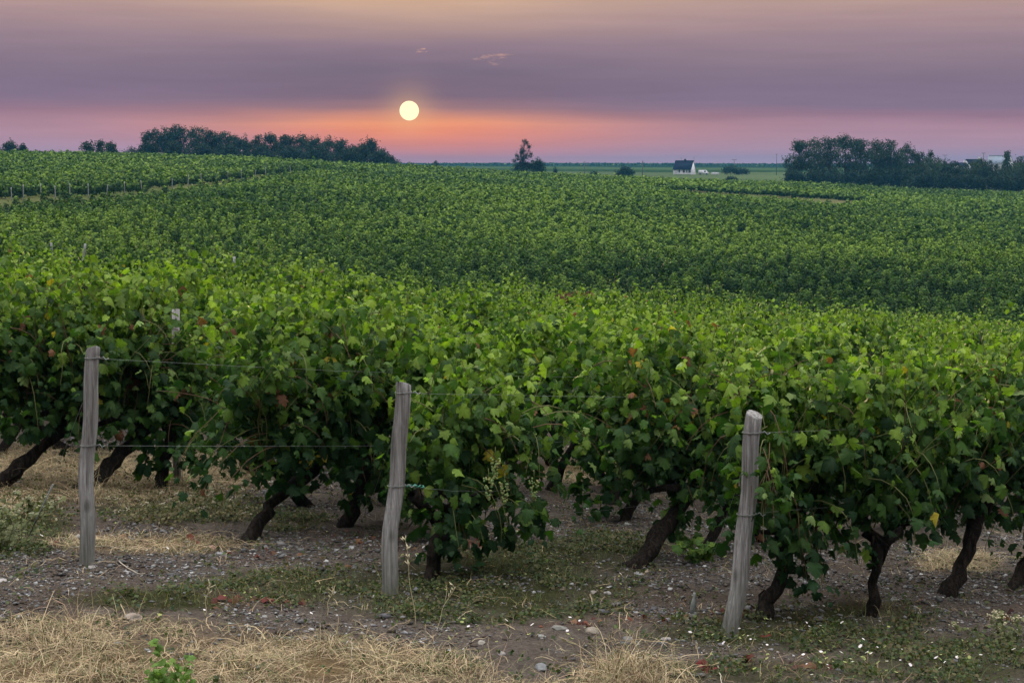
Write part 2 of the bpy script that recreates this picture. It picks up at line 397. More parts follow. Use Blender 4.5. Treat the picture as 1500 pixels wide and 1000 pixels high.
def make_ground():
    s = np.concatenate([np.linspace(-1.25, -.45, 24)[:-1], np.linspace(-.45, .45, 560), np.linspace(.45, 1.25, 24)[1:]])
    y = np.concatenate([np.linspace(-14, 5, 30)[:-1], np.arange(5, 15, .03), 15 + (np.exp(np.linspace(0, 1, 260) * math.log(2585 / 3 + 1)) - 1) * 3.])
    S, Y = np.meshgrid(s, y); X = S * (Y + 4)
    X = np.where(Y < 2, S * 16 * 1.0 + S * (Y - 2) * 0 , S * (Y + 14)) if False else S * (np.maximum(Y, 2) + 9)
    Zt = ground_h(X, Y)
    V = np.stack([X.ravel(), Y.ravel(), Zt.ravel()], 1)
    nx = len(s); ny = len(y)
    i, j = np.meshgrid(np.arange(ny - 1), np.arange(nx - 1), indexing='ij'); a = (i * nx + j).ravel()
    F = np.stack([a, a + 1, a + nx + 1, a + nx], 1)
    x, yv, z = V.T
    px, py = project(x, np.maximum(yv, 3), z)
    c = np.tile((.115, .099, .088), (len(V), 1))
    nz = fbm(x * 1.7, yv * 1.7, 21)
    near = (yv < 45)[:, None]
    def blend(c, m, col): return c * (1 - m[:, None]) + np.array(col) * m[:, None]
    c = blend(c, np.clip((nz - .45) * 3, 0, 1) * .6, (.075, .057, .047))
    cd = blend(c, ell(px, py, Z_DRY) * np.clip(nz * 1.6, 0, 1), (.17, .125, .072))
    cd = blend(cd, ell(px, py, Z_GREEN) * np.clip(nz * 1.7, 0, 1), (.045, .048, .024))
    cd = blend(cd, ell(px, py, Z_RED) * .25, (.11, .06, .05))
    # grass cover past the first block, field strips far away
    cg = np.tile((.085, .105, .04), (len(V), 1)); n3 = fbm(x * .05, yv * .05, 5)
    cg = blend(cg, np.clip((n3 - .4) * 3, 0, 1), (.14, .125, .07))
    far = np.clip((yv - 430) / 40, 0, 1)
    wob = yv + (fbm(x * .006, yv * .004, 40, 3) - .5) * 220
    strips = np.where(wob < 560, 0, np.where(wob < 700, 1, np.where(wob < 860, 2, np.where(wob < 1150, 3, 4))))
    pal = np.array([(.10, .15, .075), (.12, .17, .09), (.045, .085, .03), (.08, .13, .05), (.028, .055, .022)])
    cf = pal[strips] * np.array([.62, .60, .50]) * (.8 + .5 * fbm(x * .02, yv * .01, 50)[:, None])
    c = np.where(near, cd, cg); c = c * (1 - far[:, None]) + cf * far[:, None]
    M = Mat('soil_and_fields'); a_ = M.attr()
    ob = M.obj()
    spk = M.noise(55, 6, .8, ob)
    c1 = M.mix(1.0, a_, M.ramp(spk, [(.28, (.35, .34, .33)), (.5, (.95, .95, .96)), (.66, (1.35, 1.35, 1.38)), (.74, (2.1, 2.1, 2.15))]), 'MULTIPLY')
    c1 = M.mix(1.0, c1, M.ramp(M.noise(7, 5, .7, ob), [(.3, (.72, .70, .70)), (.7, (1.2, 1.2, 1.2))]), 'MULTIPLY')
    M.l(c1, M.b.inputs['Base Color']); M.b.inputs['Roughness'].default_value = 1; M.b.inputs['Specular IOR Level'].default_value = 0
    M.bump(spk, .8, .03)
    me = mesh_np('ground', V, F, c, True, M.m)
    tag(link('ground', me), kind='structure')
make_ground()

# ------------------------------------------------------------------ leaves
def _mir(h, tip): return [(0, .12)] + h + [tip] + [(-a, b) for a, b in h[::-1]]
LEAF = {0: _mir([(.07, -.14), (.30, -.24), (.45, -.12), (.58, .06), (.42, .20), (.60, .36), (.58, .54), (.34, .50), (.34, .70), (.18, .80)], (0, .98)),
        1: _mir([(.30, -.18), (.54, .08), (.40, .26), (.54, .48), (.24, .64)], (0, .95)),
        2: _mir([(.40, -.08), (.50, .42)], (0, .92)),
        3: [(-.45, -.05), (.45, -.1), (.5, .6), (-.4, .7)]}
def leaf_set(pos, nrm_, tip, size, col, lod, rr, curl=.95):
    """numpy leaves -> V, [F], C"""
    T = np.array(LEAF[lod]); n = len(pos); m = len(T)
    nrm_ = nrm_ / (np.linalg.norm(nrm_, axis=1)[:, None] + 1e-9)
    tip = tip - nrm_ * (tip * nrm_).sum(1)[:, None]; tip /= np.linalg.norm(tip, axis=1)[:, None] + 1e-9
    sd = np.cross(tip, nrm_)
    r2 = (T[:, 0] ** 2 + (T[:, 1] - .2) ** 2)
    cu = rr.uniform(-.1, 1.15, n) * curl; fo = -rr.uniform(-.35, .95, n) * curl; tw = rr.normal(0, .25, n)
    zz = -cu[:, None] * r2[None] * 1.1 + fo[:, None] * np.abs(T[:, 0])[None] + tw[:, None] * (T[:, 0] * T[:, 1])[None]
    if lod < 2: zz = zz + rr.normal(0, .05, (n, m))
    asp = rr.uniform(.82, 1.15, n)
    V = pos[:, None] + size[:, None, None] * (sd[:, None] * (T[:, 0][None] * asp[:, None])[..., None] + tip[:, None] * T[:, 1][None, :, None] + nrm_[:, None] * zz[..., None])
    V = V.reshape(-1, 3)
    if lod < 3:
        k = np.arange(1, m); tri = np.stack([np.zeros(m - 1, int), k, np.roll(k, -1)], 1)
        F = (tri[None] + (np.arange(n) * m)[:, None, None]).reshape(-1, 3)
    else:
        F = np.arange(n)[:, None] * 4 + np.arange(4)[None]
    C = np.repeat(col, m, 0)
    if lod == 0:
        vein = np.tile(np.where(np.isin(np.arange(m), [0, 4, 8, 11, 14, 18]), 1.22, .92), n)[:, None]; C = C * vein
    return V, F, C
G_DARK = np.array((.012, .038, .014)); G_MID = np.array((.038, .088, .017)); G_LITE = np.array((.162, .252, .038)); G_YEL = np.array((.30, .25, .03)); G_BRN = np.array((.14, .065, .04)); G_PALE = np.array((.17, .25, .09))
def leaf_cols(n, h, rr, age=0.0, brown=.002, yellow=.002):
    """h 0..1 height in the plant: young tips are paler, and painted light-and-shade contrast widens the spread"""
    k = np.clip(rr.normal(.36, .25, n) + (h - .5) * .80 + age, 0, 1)[:, None]  # height term also puts top light and lower shade into the leaf tint
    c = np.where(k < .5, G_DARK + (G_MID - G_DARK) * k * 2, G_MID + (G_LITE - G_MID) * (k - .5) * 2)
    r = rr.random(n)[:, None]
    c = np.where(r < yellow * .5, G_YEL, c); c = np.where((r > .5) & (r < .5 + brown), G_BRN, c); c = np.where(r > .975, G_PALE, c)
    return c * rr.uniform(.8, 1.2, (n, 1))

def foliage(seed, x0, x1, zb, zt, th, lod, dens=1.0, extra=(), brown=.004, yellow=.004, side=1.0, lsize=.074):
    rr = np.random.default_rng(seed)
    L = x1 - x0; P_, N_, T_, S_ = [], [], [], []
    stems = MB()
    zh = .58
    nsh = max(5, int(38 * L * dens))
    def shoot(p, d, length, step=.042, sag=.35, small=1.0, stem=True, topz=None):
        pts = [np.array(p, float)]; d = np.array(d, float); d /= np.linalg.norm(d)
        k = int(length / step); ph = rr.uniform(0, 6.28)
        for i in range(k):
            d = d + np.array([rr.normal(0, .10), rr.normal(0, .10), -sag * step * (1 + i / k * 2)]); d /= np.linalg.norm(d)
            q = pts[-1] + d * step
            if topz and q[2] > topz: d[2] = -abs(d[2]) * .3; q[2] = topz
            pts.append(q)
            f = i / k; ph += 2.4 + rr.normal(0, .4)
            out = np.array([math.cos(ph), math.sin(ph), .15])
            if abs(d[2]) < .5: out = np.array([rr.normal(0, .5), math.cos(ph), math.sin(ph)])
            pet = rr.uniform(.05, .10)
            P_.append(q + out * pet)
            N_.append(out * .55 + np.array([0, np.sign(q[1]) * .35, .45]) + rr.normal(0, .38, 3))
            T_.append(np.array([out[0] * .5, out[1] * .6, -.8]) + rr.normal(0, .35, 3))
            S_.append(lsize * small * (1 - .5 * max(0, f - .6) / .4) * rr.uniform(.5, 1.28))
        if stem and lod == 0:
            pts = np.array(pts); stems.tube(pts[::2] if len(pts) > 5 else pts, np.linspace(.004, .0015, len(pts[::2] if len(pts) > 5 else pts)), 4, 0, 0, (.12, .13, .05) if rr.random() < .6 else (.10, .06, .035), False)
    for i in range(nsh):
        x = rr.uniform(x0 + .05, x1 - .05); s = rr.choice([-1, 1]); bump = .13 * math.sin(x * 9 + seed) + .06 * math.sin(x * 23 + seed * 3) + rr.normal(0, .07)
        top = zt + bump
        shoot((x, s * rr.uniform(.0, .06), zh + rr.uniform(-.08, .15)), (rr.normal(0, .28), s * rr.uniform(.05, .55) * th / .3, 1), (top - zh) * rr.uniform(.85, 1.15), sag=.2, topz=top + .06)
    for i in range(int(16 * L * dens * side)):     # side shoots that flop and hang
        x = rr.uniform(x0, x1); s = rr.choice([-1, 1]); z = rr.uniform(zb + .35, zt - .1)
        shoot((x, s * th * .45, z), (rr.normal(0, .5), s * .8, rr.uniform(-.2, .6)), rr.uniform(.3, .6), sag=3.5, small=.9)
    for i in range(int(8 * L * dens)):            # whips above the hedge
        x = rr.uniform(x0, x1)
        shoot((x, rr.uniform(-.12, .12), zt - .08), (rr.normal(0, .5), rr.normal(0, .4), 1), rr.uniform(.14, .36), step=.038, sag=2.0, small=.72)
    nf = int(470 * L * dens)
    fx = rr.uniform(x0, x1, nf); fz = zb + (zt - zb) * rr.beta(1.5, 1.15, nf); sy = rr.choice([-1, 1], nf)
    prof = np.sin(np.clip((fz - zb) / (zt - zb), 0, 1) * 2.6 + .35).clip(.25, 1)
    fy = sy * th * prof * rr.uniform(.25, 1.1, nf)
    P_ += list(np.stack([fx, fy, fz], 1)); N_ += list(np.stack([rr.normal(0, .45, nf), sy * .7, rr.normal(.45, .4, nf)], 1))
    T_ += list(np.stack([rr.normal(0, .4, nf), sy * .35, np.full(nf, -.9)], 1)); S_ += list(lsize * rr.uniform(.55, 1.3, nf))
    for (p, d, ln, sag) in extra: shoot(p, d, ln, sag=sag, small=.95)
    P_ = np.array(P_); N_ = np.array(N_); T_ = np.array(T_); S_ = np.array(S_)
    keep = P_[:, 2] > .05
    P_, N_, T_, S_ = P_[keep], N_[keep], T_[keep], S_[keep]
    # cohesive clumps: whole patches of the leaf wall stand out or fall back
    q = rr.uniform(0, 6.28, 6); lo_ = (x1 - x0)
    cl = np.sin(P_[:, 0] * 15 + q[0] + 2.2 * np.sin(P_[:, 2] * 4 + q[1])) + .8 * np.sin(P_[:, 2] * 13 + q[2] + 2 * np.sin(P_[:, 0] * 7 + q[3])) + .7 * np.sin(P_[:, 0] * 6.5 - P_[:, 2] * 5 + q[4])
    cl = np.clip(.5 + cl * .38, 0, 1); ins = (P_[:, 2] < zt + .05) & (np.abs(P_[:, 1]) < th * 1.35)
    P_[:, 1] = np.where(ins, P_[:, 1] * (.30 + .95 * cl), P_[:, 1])
    kp = ~(ins & (cl < .30) & (np.random.default_rng(seed + 3).random(len(P_)) < .6)); P_, N_, T_, S_ = P_[kp], N_[kp], T_[kp], S_[kp]
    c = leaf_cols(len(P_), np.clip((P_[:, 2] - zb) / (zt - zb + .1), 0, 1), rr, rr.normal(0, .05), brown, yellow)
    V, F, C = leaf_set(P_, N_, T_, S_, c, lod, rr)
    return V, F, C, stems

def trunk_mesh(seed, lean=.45, head=.52, x1=.9, big=1.0, lod=0):
    rr = np.random.default_rng(seed + 500); mb = MB()
    k = 12 if lod == 0 else 6
    t = np.linspace(0, 1, k)
    wig = np.cumsum(rr.normal(0, .018 if lod == 0 else .012, (k, 3)), 0) * np.array([1, 1, .4])
    bendy = rr.uniform(-.10, .12) - .10 * (lean > .6)
    pts = np.stack([lean * t ** .85 + bendy * np.sin(t * 3.14) * .6, 0 * t, -.06 + (head + .06) * t ** 1.05], 1) + wig
    r = (.046 - .013 * t + .014 * np.exp(-t * 7) + .012 * np.exp(-((t - 1) / .18) ** 2)) * big
    r *= 1 + .12 * np.sin(np.linspace(0, 9, k) + seed)
    sd = 12 if lod == 0 else 6
    mb.tube(pts, r, sd, .20, seed)
    for s_, ln in ((1, x1 - lean), (-1, lean * .6)):
        p = pts[-1]; q = np.array([p + np.array([s_ * ln * f, rr.normal(0, .03), .09 * math.sin(f * 2.2) + rr.normal(0, .012)]) for f in np.linspace(0, 1, 5)])
        mb.tube(q, np.linspace(.027, .013, 5) * big, max(5, sd - 4), .2, seed + 1)
    if lod == 0:
        for j in range(4):
            p = pts[-2] + rr.normal(0, .03, 3); q = np.array([p + np.array([rr.normal(0, .10) * f, rr.normal(0, .09) * f, .22 * f]) for f in (0, .5, 1)])
            mb.tube(q, [.016, .012, .008], 6, .2, j)
        for j in range(5):    # flaps of loose bark
            i = rr.integers(1, k - 2); a = rr.uniform(0, 6.28); o = np.array([0, math.cos(a), math.sin(a)]) * r[i] * .95
            mb.tube(np.array([pts[i - 1] + o, pts[i] + o * 1.12, pts[i + 1] + o * 1.02]), [.006, .009, .005], 5, .4, j)
    return mb.mesh('trunk', M_BARK, smooth=lod > 0)
def grape_mesh(seed):
    rr = np.random.default_rng(seed); mb = MB()
    ico = [(0, 0, 1), (.894, 0, .447), (.276, .851, .447), (-.724, .526, .447), (-.724, -.526, .447), (.276, -.851, .447), (.724, .526, -.447), (-.276, .851, -.447), (-.894, 0, -.447), (-.276, -.851, -.447), (.724, -.526, -.447), (0, 0, -1)]
    ft = [(0, 1, 2), (0, 2, 3), (0, 3, 4), (0, 4, 5), (0, 5, 1), (1, 6, 2), (2, 7, 3), (3, 8, 4), (4, 9, 5), (5, 10, 1), (6, 7, 2), (7, 8, 3), (8, 9, 4), (9, 10, 5), (10, 6, 1), (11, 7, 6), (11, 8, 7), (11, 9, 8), (11, 10, 9), (11, 6, 10)]
    for i in range(48):
        f = rr.random(); rad = .032 * (1 - f * .75); a = rr.uniform(0, 6.28)
        c = np.array([math.cos(a) * rad, math.sin(a) * rad, -f * .13])
        mb.add(np.array(ico) * .0075 + c, F3=ft, col=(.22 * rr.uniform(.7, 1.2), .26 * rr.uniform(.8, 1.2), .10))
    mb.tube([(0, 0, .06), (0, 0, -.02)], .002, 4, col=(.15, .17, .06))
    return mb.mesh('grape_cluster', M_STEM, True, True)

VG = 'grapevines in the near block'
def make_vine(seed, x, y, label, lod=0, x0=.0, x1=1.05, zb=.42, zt=1.42, th=.28, dens=1.0, extra=(), lean=.42, head=.5, big=1.0, brown=.004, yellow=.004, grapes=(), rz=ROW_A, cat='grapevine', side=1.0):
    root = empty('grape_vine', (x, y, gh(x, y)), rz, label=label, cat=cat, group=VG)
    V, F, C, st = foliage(seed, x0, x1, zb, zt, th, lod, dens, extra, brown, yellow, side)
    link('foliage', mesh_np('vine_foliage', V, F, C, lod < 2, M_LEAF), None, root)
    link('trunk', trunk_mesh(seed, lean, head, x1 - .1, big, lod), None, root)
    if st.n: st.build('shoots', M_STEM, root, True, True)
    for gp in grapes:
        g_ = link('grape_cluster', grape_mesh(seed + int(gp[2] * 100)), None, root); g_.location = gp
    return root

# ------------------------------------------------------------------ posts, wires
def wobble_line(a, b, n, sag=0.0, jit=0.0, seed=0):
    rr = np.random.default_rng(seed); a = np.array(a, float); b = np.array(b, float); t = np.linspace(0, 1, n)
    p = a + (b - a) * t[:, None]; p[:, 2] -= sag * 4 * t * (1 - t); p[1:-1] += rr.normal(0, jit, (n - 2, 3)); return p
def make_post(px, py, height, radius, topshift, label, seed, ties=(), lod=0):
    x, y = at(px, py); z = gh(x, y); rr = np.random.default_rng(seed)
    root = empty('wooden_post', (x, y, z), 0, label=label, cat='post', group='wooden trellis posts')
    mb = MB(); n = 34; t = np.linspace(0, 1, n)
    kx = topshift * t + .010 * np.sin(t * 7 + seed) + .006 * np.sin(t * 17 + seed * 2); ky = .02 * t + .006 * np.sin(t * 9 + 2)
    zz = -.25 + (height + .25) * t
    sides = 44; V = []; rid = rr.normal(0, .035, 44)
    th = np.arange(sides) / sides * 2 * math.pi
    crack = rr.uniform(0, 6.28, 5)
    for i in range(n):
        r = radius * (1.08 - .16 * t[i]) * (1 + .05 * np.cos(th * 2 + seed) + .035 * np.cos(th * 3 + t[i] * 2) + rr.normal(0, .008, sides) + rid * (1 - .5 * math.sin(t[i] * 6)))
        for j, c in enumerate(crack):
            d = np.abs((th - c - t[i] * .4 * (j - 2) / 2 + math.pi) % (2 * math.pi) - math.pi)
            r = r * (1 - (.24 if j % 2 else .14) * np.exp(-(d / .09) ** 2) * (.35 + .65 * abs(math.sin(t[i] * 5 + j * 2))))
        zt_ = zz[i] + (0 if i < n - 1 else .0) + (t[i] ** 8) * .02 * np.cos(th + seed)
        V.append(np.stack([kx[i] + np.cos(th) * r, ky[i] + np.sin(th) * r, np.broadcast_to(zt_, th.shape)], 1))
    # chamfered, slightly worn end grain
    r = radius * .87; V.append(np.stack([kx[-1] + np.cos(th) * r, ky[-1] + np.sin(th) * r, zz[-1] + .005 + .018 * np.cos(th + seed) + rr.normal(0, .001, sides)], 1))
    r = radius * .3; V.append(np.stack([kx[-1] + np.cos(th) * r, ky[-1] + np.sin(th) * r, zz[-1] + .006 + .006 * np.cos(th + seed)], 1))
    n2 = n + 2; V = np.concatenate(V)
    i, j = np.meshgrid(np.arange(n2 - 1), np.arange(sides), indexing='ij'); i = i.ravel(); j = j.ravel(); k = (j + 1) % sides
    F4 = np.stack([i * sides + j, i * sides + k, (i + 1) * sides + k, (i + 1) * sides + j], 1)
    V = np.vstack([V, [kx[-1], ky[-1], zz[-1] + .004]]); c0 = n2 * sides; jj = np.arange(sides)
    F3 = np.stack([np.full(sides, c0), (n2 - 1) * sides + jj, (n2 - 1) * sides + (jj + 1) % sides], 1)
    mb.add(V, F4, F3); mb.build('shaft', M_WOOD, root, True)
    pos = lambda h: np.array([np.interp(h, zz, kx), np.interp(h, zz, ky), h])
    for h in ties:
        tb = MB(); c = pos(h); th2 = np.linspace(0, 4 * math.pi, 50); rad = radius * (1.08 - .16 * (h / height)) * 1.06 + .001
        tb.tube(np.stack([c[0] + np.cos(th2) * rad, c[1] + np.sin(th2) * rad, c[2] + th2 * .0012 + .004 * np.sin(th2 * .5)], 1), .0022, 5)
        tb.tube(np.array([c + (rad, 0, .004), c + (rad + .02, .01, .012), c + (rad + .035, .0, -.004), c + (rad + .05, .0, .006)]), .003, 5)
        tb.build('wire_tie', M_WIRE, root, True)
    return root, np.array([x, y, z]), pos
P1r, P1, pos1 = make_post(123, 825, 1.235, .041, .075, 'grey weathered leaning post farthest left with the gap of bare wires beside it', 1, (.68, 1.18))
P2r, P2, pos2 = make_post(565, 872, 1.20, .046, .10, 'grey weathered post in the middle with a green twine knot at half height', 2, (.62, 1.15))
P3r, P3, pos3 = make_post(1065, 930, 1.20, .048, .14, 'pale grey split post on the right half wrapped by vine leaves at its top', 4, (.66, 1.10))
def wire(name, pts, label, r=.0008, mat=None, cat='wire', group='trellis wires'):
    mb = MB(); mb.tube(np.array(pts) - np.array(pts[0]), r, 5)
    o = mb.build(name, mat or M_WIRE, None, True); o.location = pts[0]
    return tag(o, label, cat, group)
U3 = np.array([U[0], U[1], 0])
def row_wire(P, pos, h, length, label, drop=0.0, name='trellis_wire', seed=0):
    a = P + pos(h) + U3 * .04; e = P + U3 * length; e[2] = gh(e[0], e[1]) + h - drop
    return wire(name, wobble_line(a, e, 14, .02, .002, seed), label)
row_wire(P1, pos1, 1.18, 4.6, 'top trellis wire running from the left post towards the first bushy vine')
row_wire(P1, pos1, .68, 4.6, 'lower trellis wire stretched from half height of the left post', seed=1)
row_wire(P2, pos2, 1.15, 4.6, 'top trellis wire running right from the middle post above the low vine', seed=2)
row_wire(P3, pos3, 1.10, 4.6, 'top trellis wire disappearing into leaves behind the right post', seed=3, drop=-.05)
row_wire(P3, pos3, .66, 4.0, 'lower trellis wire leaving the right post at half height', seed=4)
a = P2 + pos2(.62) + U3 * .05
w = wire('trellis_wire', wobble_line(a, a + U3 * .9 + np.array([0, 0, -.16]), 10, .02, .003, 5), 'lower trellis wire sloping down from the green knot on the middle post')
mb = MB(); t_ = np.linspace(0, 1, 30); d_ = U3 * .16 + np.array([0, 0, -.03])
mb.tube(np.stack([d_[0] * t_ + .006 * np.cos(t_ * 40), d_[1] * t_ + .006 * np.sin(t_ * 40), d_[2] * t_ + .006 * np.sin(t_ * 33)], 1), .0035, 5)
mb.tube(np.stack([d_[0] * t_ + .008 * np.cos(t_ * 29 + 2), d_[1] * t_ + .008 * np.sin(t_ * 37), d_[2] * t_ + .008 * np.sin(t_ * 25)], 1), .003, 5)
o = mb.build('twine_knot', M_TWINE, None, True); o.location = a; tag(o, 'tangled green twine knotted on the lower wire of the middle post', 'twine')
def pxw(px, py, depth):
    a_ = (px - 750) / FPX; b_ = (500 - py) / FPX; s_ = depth / (CP + b_ * SP)
    return np.array([a_ * s_, depth, (-SP + b_ * CP) * s_])
p_a = pxw(905, 741, 10.6); p_b = P2 + U3 * .9; 
wire('trellis_wire', wobble_line(pxw(775, 756, 9.9), pxw(1010, 730, 11.1), 12, .015, .002, 8), 'slack pale wire crossing low between the middle vines above the pebbles')
def guy(P, pos, h, gpx, gpy, label):
    gx, gy = at(gpx, gpy); g_ = np.array([gx, gy, gh(gx, gy)]); a = P + pos(h) + np.array([-.045, -.01, 0])
    wire('guy_wire', wobble_line(a, g_, 8, .01, .002, int(gpx)), label, group='guy wires of the end posts'); return g_
g1 = guy(P1, pos1, .93, 40, 795, 'thin guy wire slanting down left from the left post to the weeds')
g2 = guy(P2, pos2, .87, 524, 782, 'thin guy wire slanting down left from the middle post')
g3 = guy(P3, pos3, .90, 1014, 892, 'thin guy wire slanting down left from the right post to a glass bottle piece')
# blue sleeve on the left guy wire
mb = MB(); d_ = (P1 + pos1(.93) - g1); mb.tube(np.array([d_ * .02, d_ * .42]), .005, 7)
o = mb.build('wire_sleeve', M_BLUE, None, True); o.location = g1; tag(o, 'faded blue plastic sleeve over the foot of the left guy wire', 'sleeve')
mb = MB(); mb.tube([(0, 0, -.02), (.005, 0, .03), (.008, 0, .06), (.010, 0, .085), (.012, 0, .10), (.012, 0, .12)], [.016, .017, .016, .010, .007, .008], 10)
o = mb.build('ground_anchor', M_BLUE, None, True); o.location = g3; tag(o, 'small pale blue anchor sleeve where the right guy wire meets the soil', 'anchor')

# ------------------------------------------------------------------ near block vines
front = []
def vine_px(px, py, label, **k):
    x, y = at(px, py); front.append((x, y)); return make_vine(label=label, x=x, y=y, **k)
# row of the right post
vine_px(1100, 905, 'vine right beside the right post with a low leaning trunk and hanging shoots', seed=11, x0=-.08, x1=.80, zb=.26, zt=1.36, dens=1.2,
        extra=[((.12, -.15, .65), (.2, -.3, -.8), .55, .5), ((.25, -.2, .55), (.1, -.2, -.9), .5, .5), ((.32, -.15, .5), (0, -.1, -.9), .42, .5), ((.18, -.2, .6), (.1, -.2, -.9), .5, .4), ((.28, -.22, .6), (.0, -.2, -.9), .52, .4), ((.22, -.25, .5), (.15, -.1, -.9), .45, .4), ((.35, -.2, .5), (.1, -.2, -.9), .4, .4), ((.14, -.22, .5), (0, -.1, -.9), .4, .4), ((-.22, -.22, 1.08), (-.7, -.45, .3), .34, 3), ((-.25, -.2, 1.0), (-.7, -.5, .1), .34, 3), ((-.24, -.24, .92), (-.6, -.5, .2), .32, 3), ((-.22, -.18, 1.12), (-.8, -.3, .1), .36, 3.5), ((-.28, -.25, 1.04), (-.5, -.5, -.2), .36, 2), ((-.05, -.15, 1.05), (-.85, -.45, .25), .66, 2.2), ((-.05, -.18, .98), (-.85, -.5, .15), .60, 2.4), ((-.05, -.15, .90), (-.8, -.5, .25), .62, 2.6), ((-.05, -.12, 1.12), (-.85, -.4, .15), .6, 2.6), ((-.08, -.2, .84), (-.8, -.45, .1), .5, 2.4), ((-.02, -.05, 1.2), (-.5, -.3, .5), .35, 3), ((-.05, -.05, 1.1), (-.8, -.4, .1), .30, 3.5), ((-.02, 0, 1.25), (-.6, -.1, .5), .30, 3)], lean=.46, head=.36, side=1.2)
vine_px(1248, 900, 'bushy vine second from the right post on a thin upright trunk', seed=12, x0=-.12, x1=.80, zb=.30, zt=1.44, dens=1.2, lean=.20, head=.46, big=.75)
vine_px(1385, 875, 'bushy vine third from the right post with a dark curved trunk over bare soil', seed=13, x0=-.1, x1=.95, zb=.36, zt=1.44, dens=1.2, lean=.42, head=.52, big=1.1, brown=.02)
vine_px(1480, 862, 'vine at the right edge of the photo with leaves hanging to the ground', seed=14, x0=.1, x1=1.2, zb=.15, zt=1.42, dens=1.15, lean=.3)
# row of the middle post
vine_px(612, 850, 'low spreading vine beside the middle post with grapes and a hanging shoot', seed=21, x0=.02, x1=.93, zb=.10, zt=1.14, th=.34, dens=1.25, lean=.30, head=.40, big=1.15, side=1.6,
        extra=[((.12, -.22, .45), (.05, -.15, -.9), .42, .5), ((.16, -.2, .42), (.1, -.1, -.9), .38, .5), ((.05, -.25, .5), (.1, -.3, -.9), .30, .5),
               ((.7, -.3, .9), (.5, -.6, .3), .55, 2.2), ((.85, -.25, .95), (.7, -.5, .3), .6, 2.0), ((.6, -.3, 1.0), (.5, -.6, .5), .5, 2.5), ((.1, 0, 1.1), (.1, 0, 1), .3, 1), ((.0, -.1, .95), (-.7, -.3, .3), .30, 3)],
        grapes=[(.30, -.36, .78), (.36, -.38, .62), (.24, -.36, .66), (.62, -.38, .60)])
vine_px(905, 826, 'tall vine between middle and right posts on a thick leaning trunk', seed=22, x0=.0, x1=1.0, zb=.36, zt=1.50, dens=1.25, lean=.72, head=.44, big=1.35, brown=.035, yellow=.02,
        extra=[((.55, -.2, .62), (.2, -.2, -.6), .35, 2), ((.5, -.2, .5), (.3, -.3, -.8), .3, 1)])
# row of the left post
vine_px(352, 790, 'tall vine right of the wire gap with a thin shoot reaching left', seed=31, x0=.08, x1=1.0, zb=.26, zt=1.52, dens=1.3, lean=.72, head=.38, brown=.012, yellow=.014,
        extra=[((.25, -.1 + .02 * i, .62 + .045 * i), (-1, -.30 + .05 * i, .25 - .02 * i), .70 + .05 * ((i * 5) % 7), .9) for i in range(9)] + [((.2, -.1, .55), (-.9, -.5, -.1), .6, .8), ((.9, -.2, 1.2), (.8, -.4, .4), .35, 2)])
vine_px(500, 772, 'vine just left of the middle post with dark leaves down to the soil', seed=32, x0=.0, x1=.74, zb=.06, zt=1.46, dens=1.2, lean=.2, brown=.012, yellow=.012)
vine_px(893, 741, 'vine farther back seen under the leaves with a kinked dark trunk above pebbles', seed=33, x0=-.1, x1=.9, zb=.55, zt=1.45, dens=1.0, lean=.22, head=.6)
# row behind the gap
vine_px(100, 722, 'broad vine behind the left post on a leaning gnarled trunk', seed=41, x0=-.05, x1=.82, zb=.24, zt=1.50, dens=1.3, lean=.85, head=.44, big=1.35, extra=[((.72 + .01 * i, -.12, .62 + .06 * i), (1, -.15 + .03 * i, .05), .34 + .03 * (i % 4), 1.6) for i in range(10)], brown=.01, yellow=.012)
vine_px(-25, 722, 'vine at the left edge of the photo with a black trunk leaning into view', seed=42, x0=-.1, x1=.95, zb=.26, zt=1.50, dens=1.2, lean=.80, head=.42, big=1.25)
vine_px(226, 716, 'low vine filling the row below the blue grey post top', seed=43, x0=-.15, x1=.50, zb=.12, zt=1.12, th=.26, dens=1.4, lean=.2, head=.5)
front_xy = np.array(front)

# prototypes for the rest of the block, copied with their parts
protos = []
def proto(seed, lod, **k):
    V, F, C, st = foliage(seed, k.get('x0', -.43), k.get('x1', .47), k.get('zb', .12), k.get('zt', 1.42), k.get('th', .21), lod, k.get('dens', 1.0), (), .004, k.get('yellow', .004), 1.0, k.get('ls', .074))
    return mesh_np('vine_foliage', V, F, C, lod < 2, M_LEAF), trunk_mesh(seed, .45, .42, .55, 1.0, 1)
PA = [proto(100 + i, 0, zt=1.28 + .07 * (i % 5), dens=1.1) for i in range(8)]
PB = [proto(120 + i, 1, zt=1.28 + .07 * (i % 5), dens=1.0) for i in range(9)]
PC = [proto(140 + i, 2, zt=1.28 + .07 * (i % 5), dens=.85, ls=.082) for i in range(9)]
def edge(t):   # far edge of the near block
    return np.interp(t, [-.4, -.33, -.17, 0, .17, .33, .4], [27.5, 28, 31, 34, 36.5, 39, 39.5])
stepv = (P2 - P1)[:2] * .5 + (P3 - P2)[:2] * .5
cand = []
rr = np.random.default_rng(77)
sp = .93
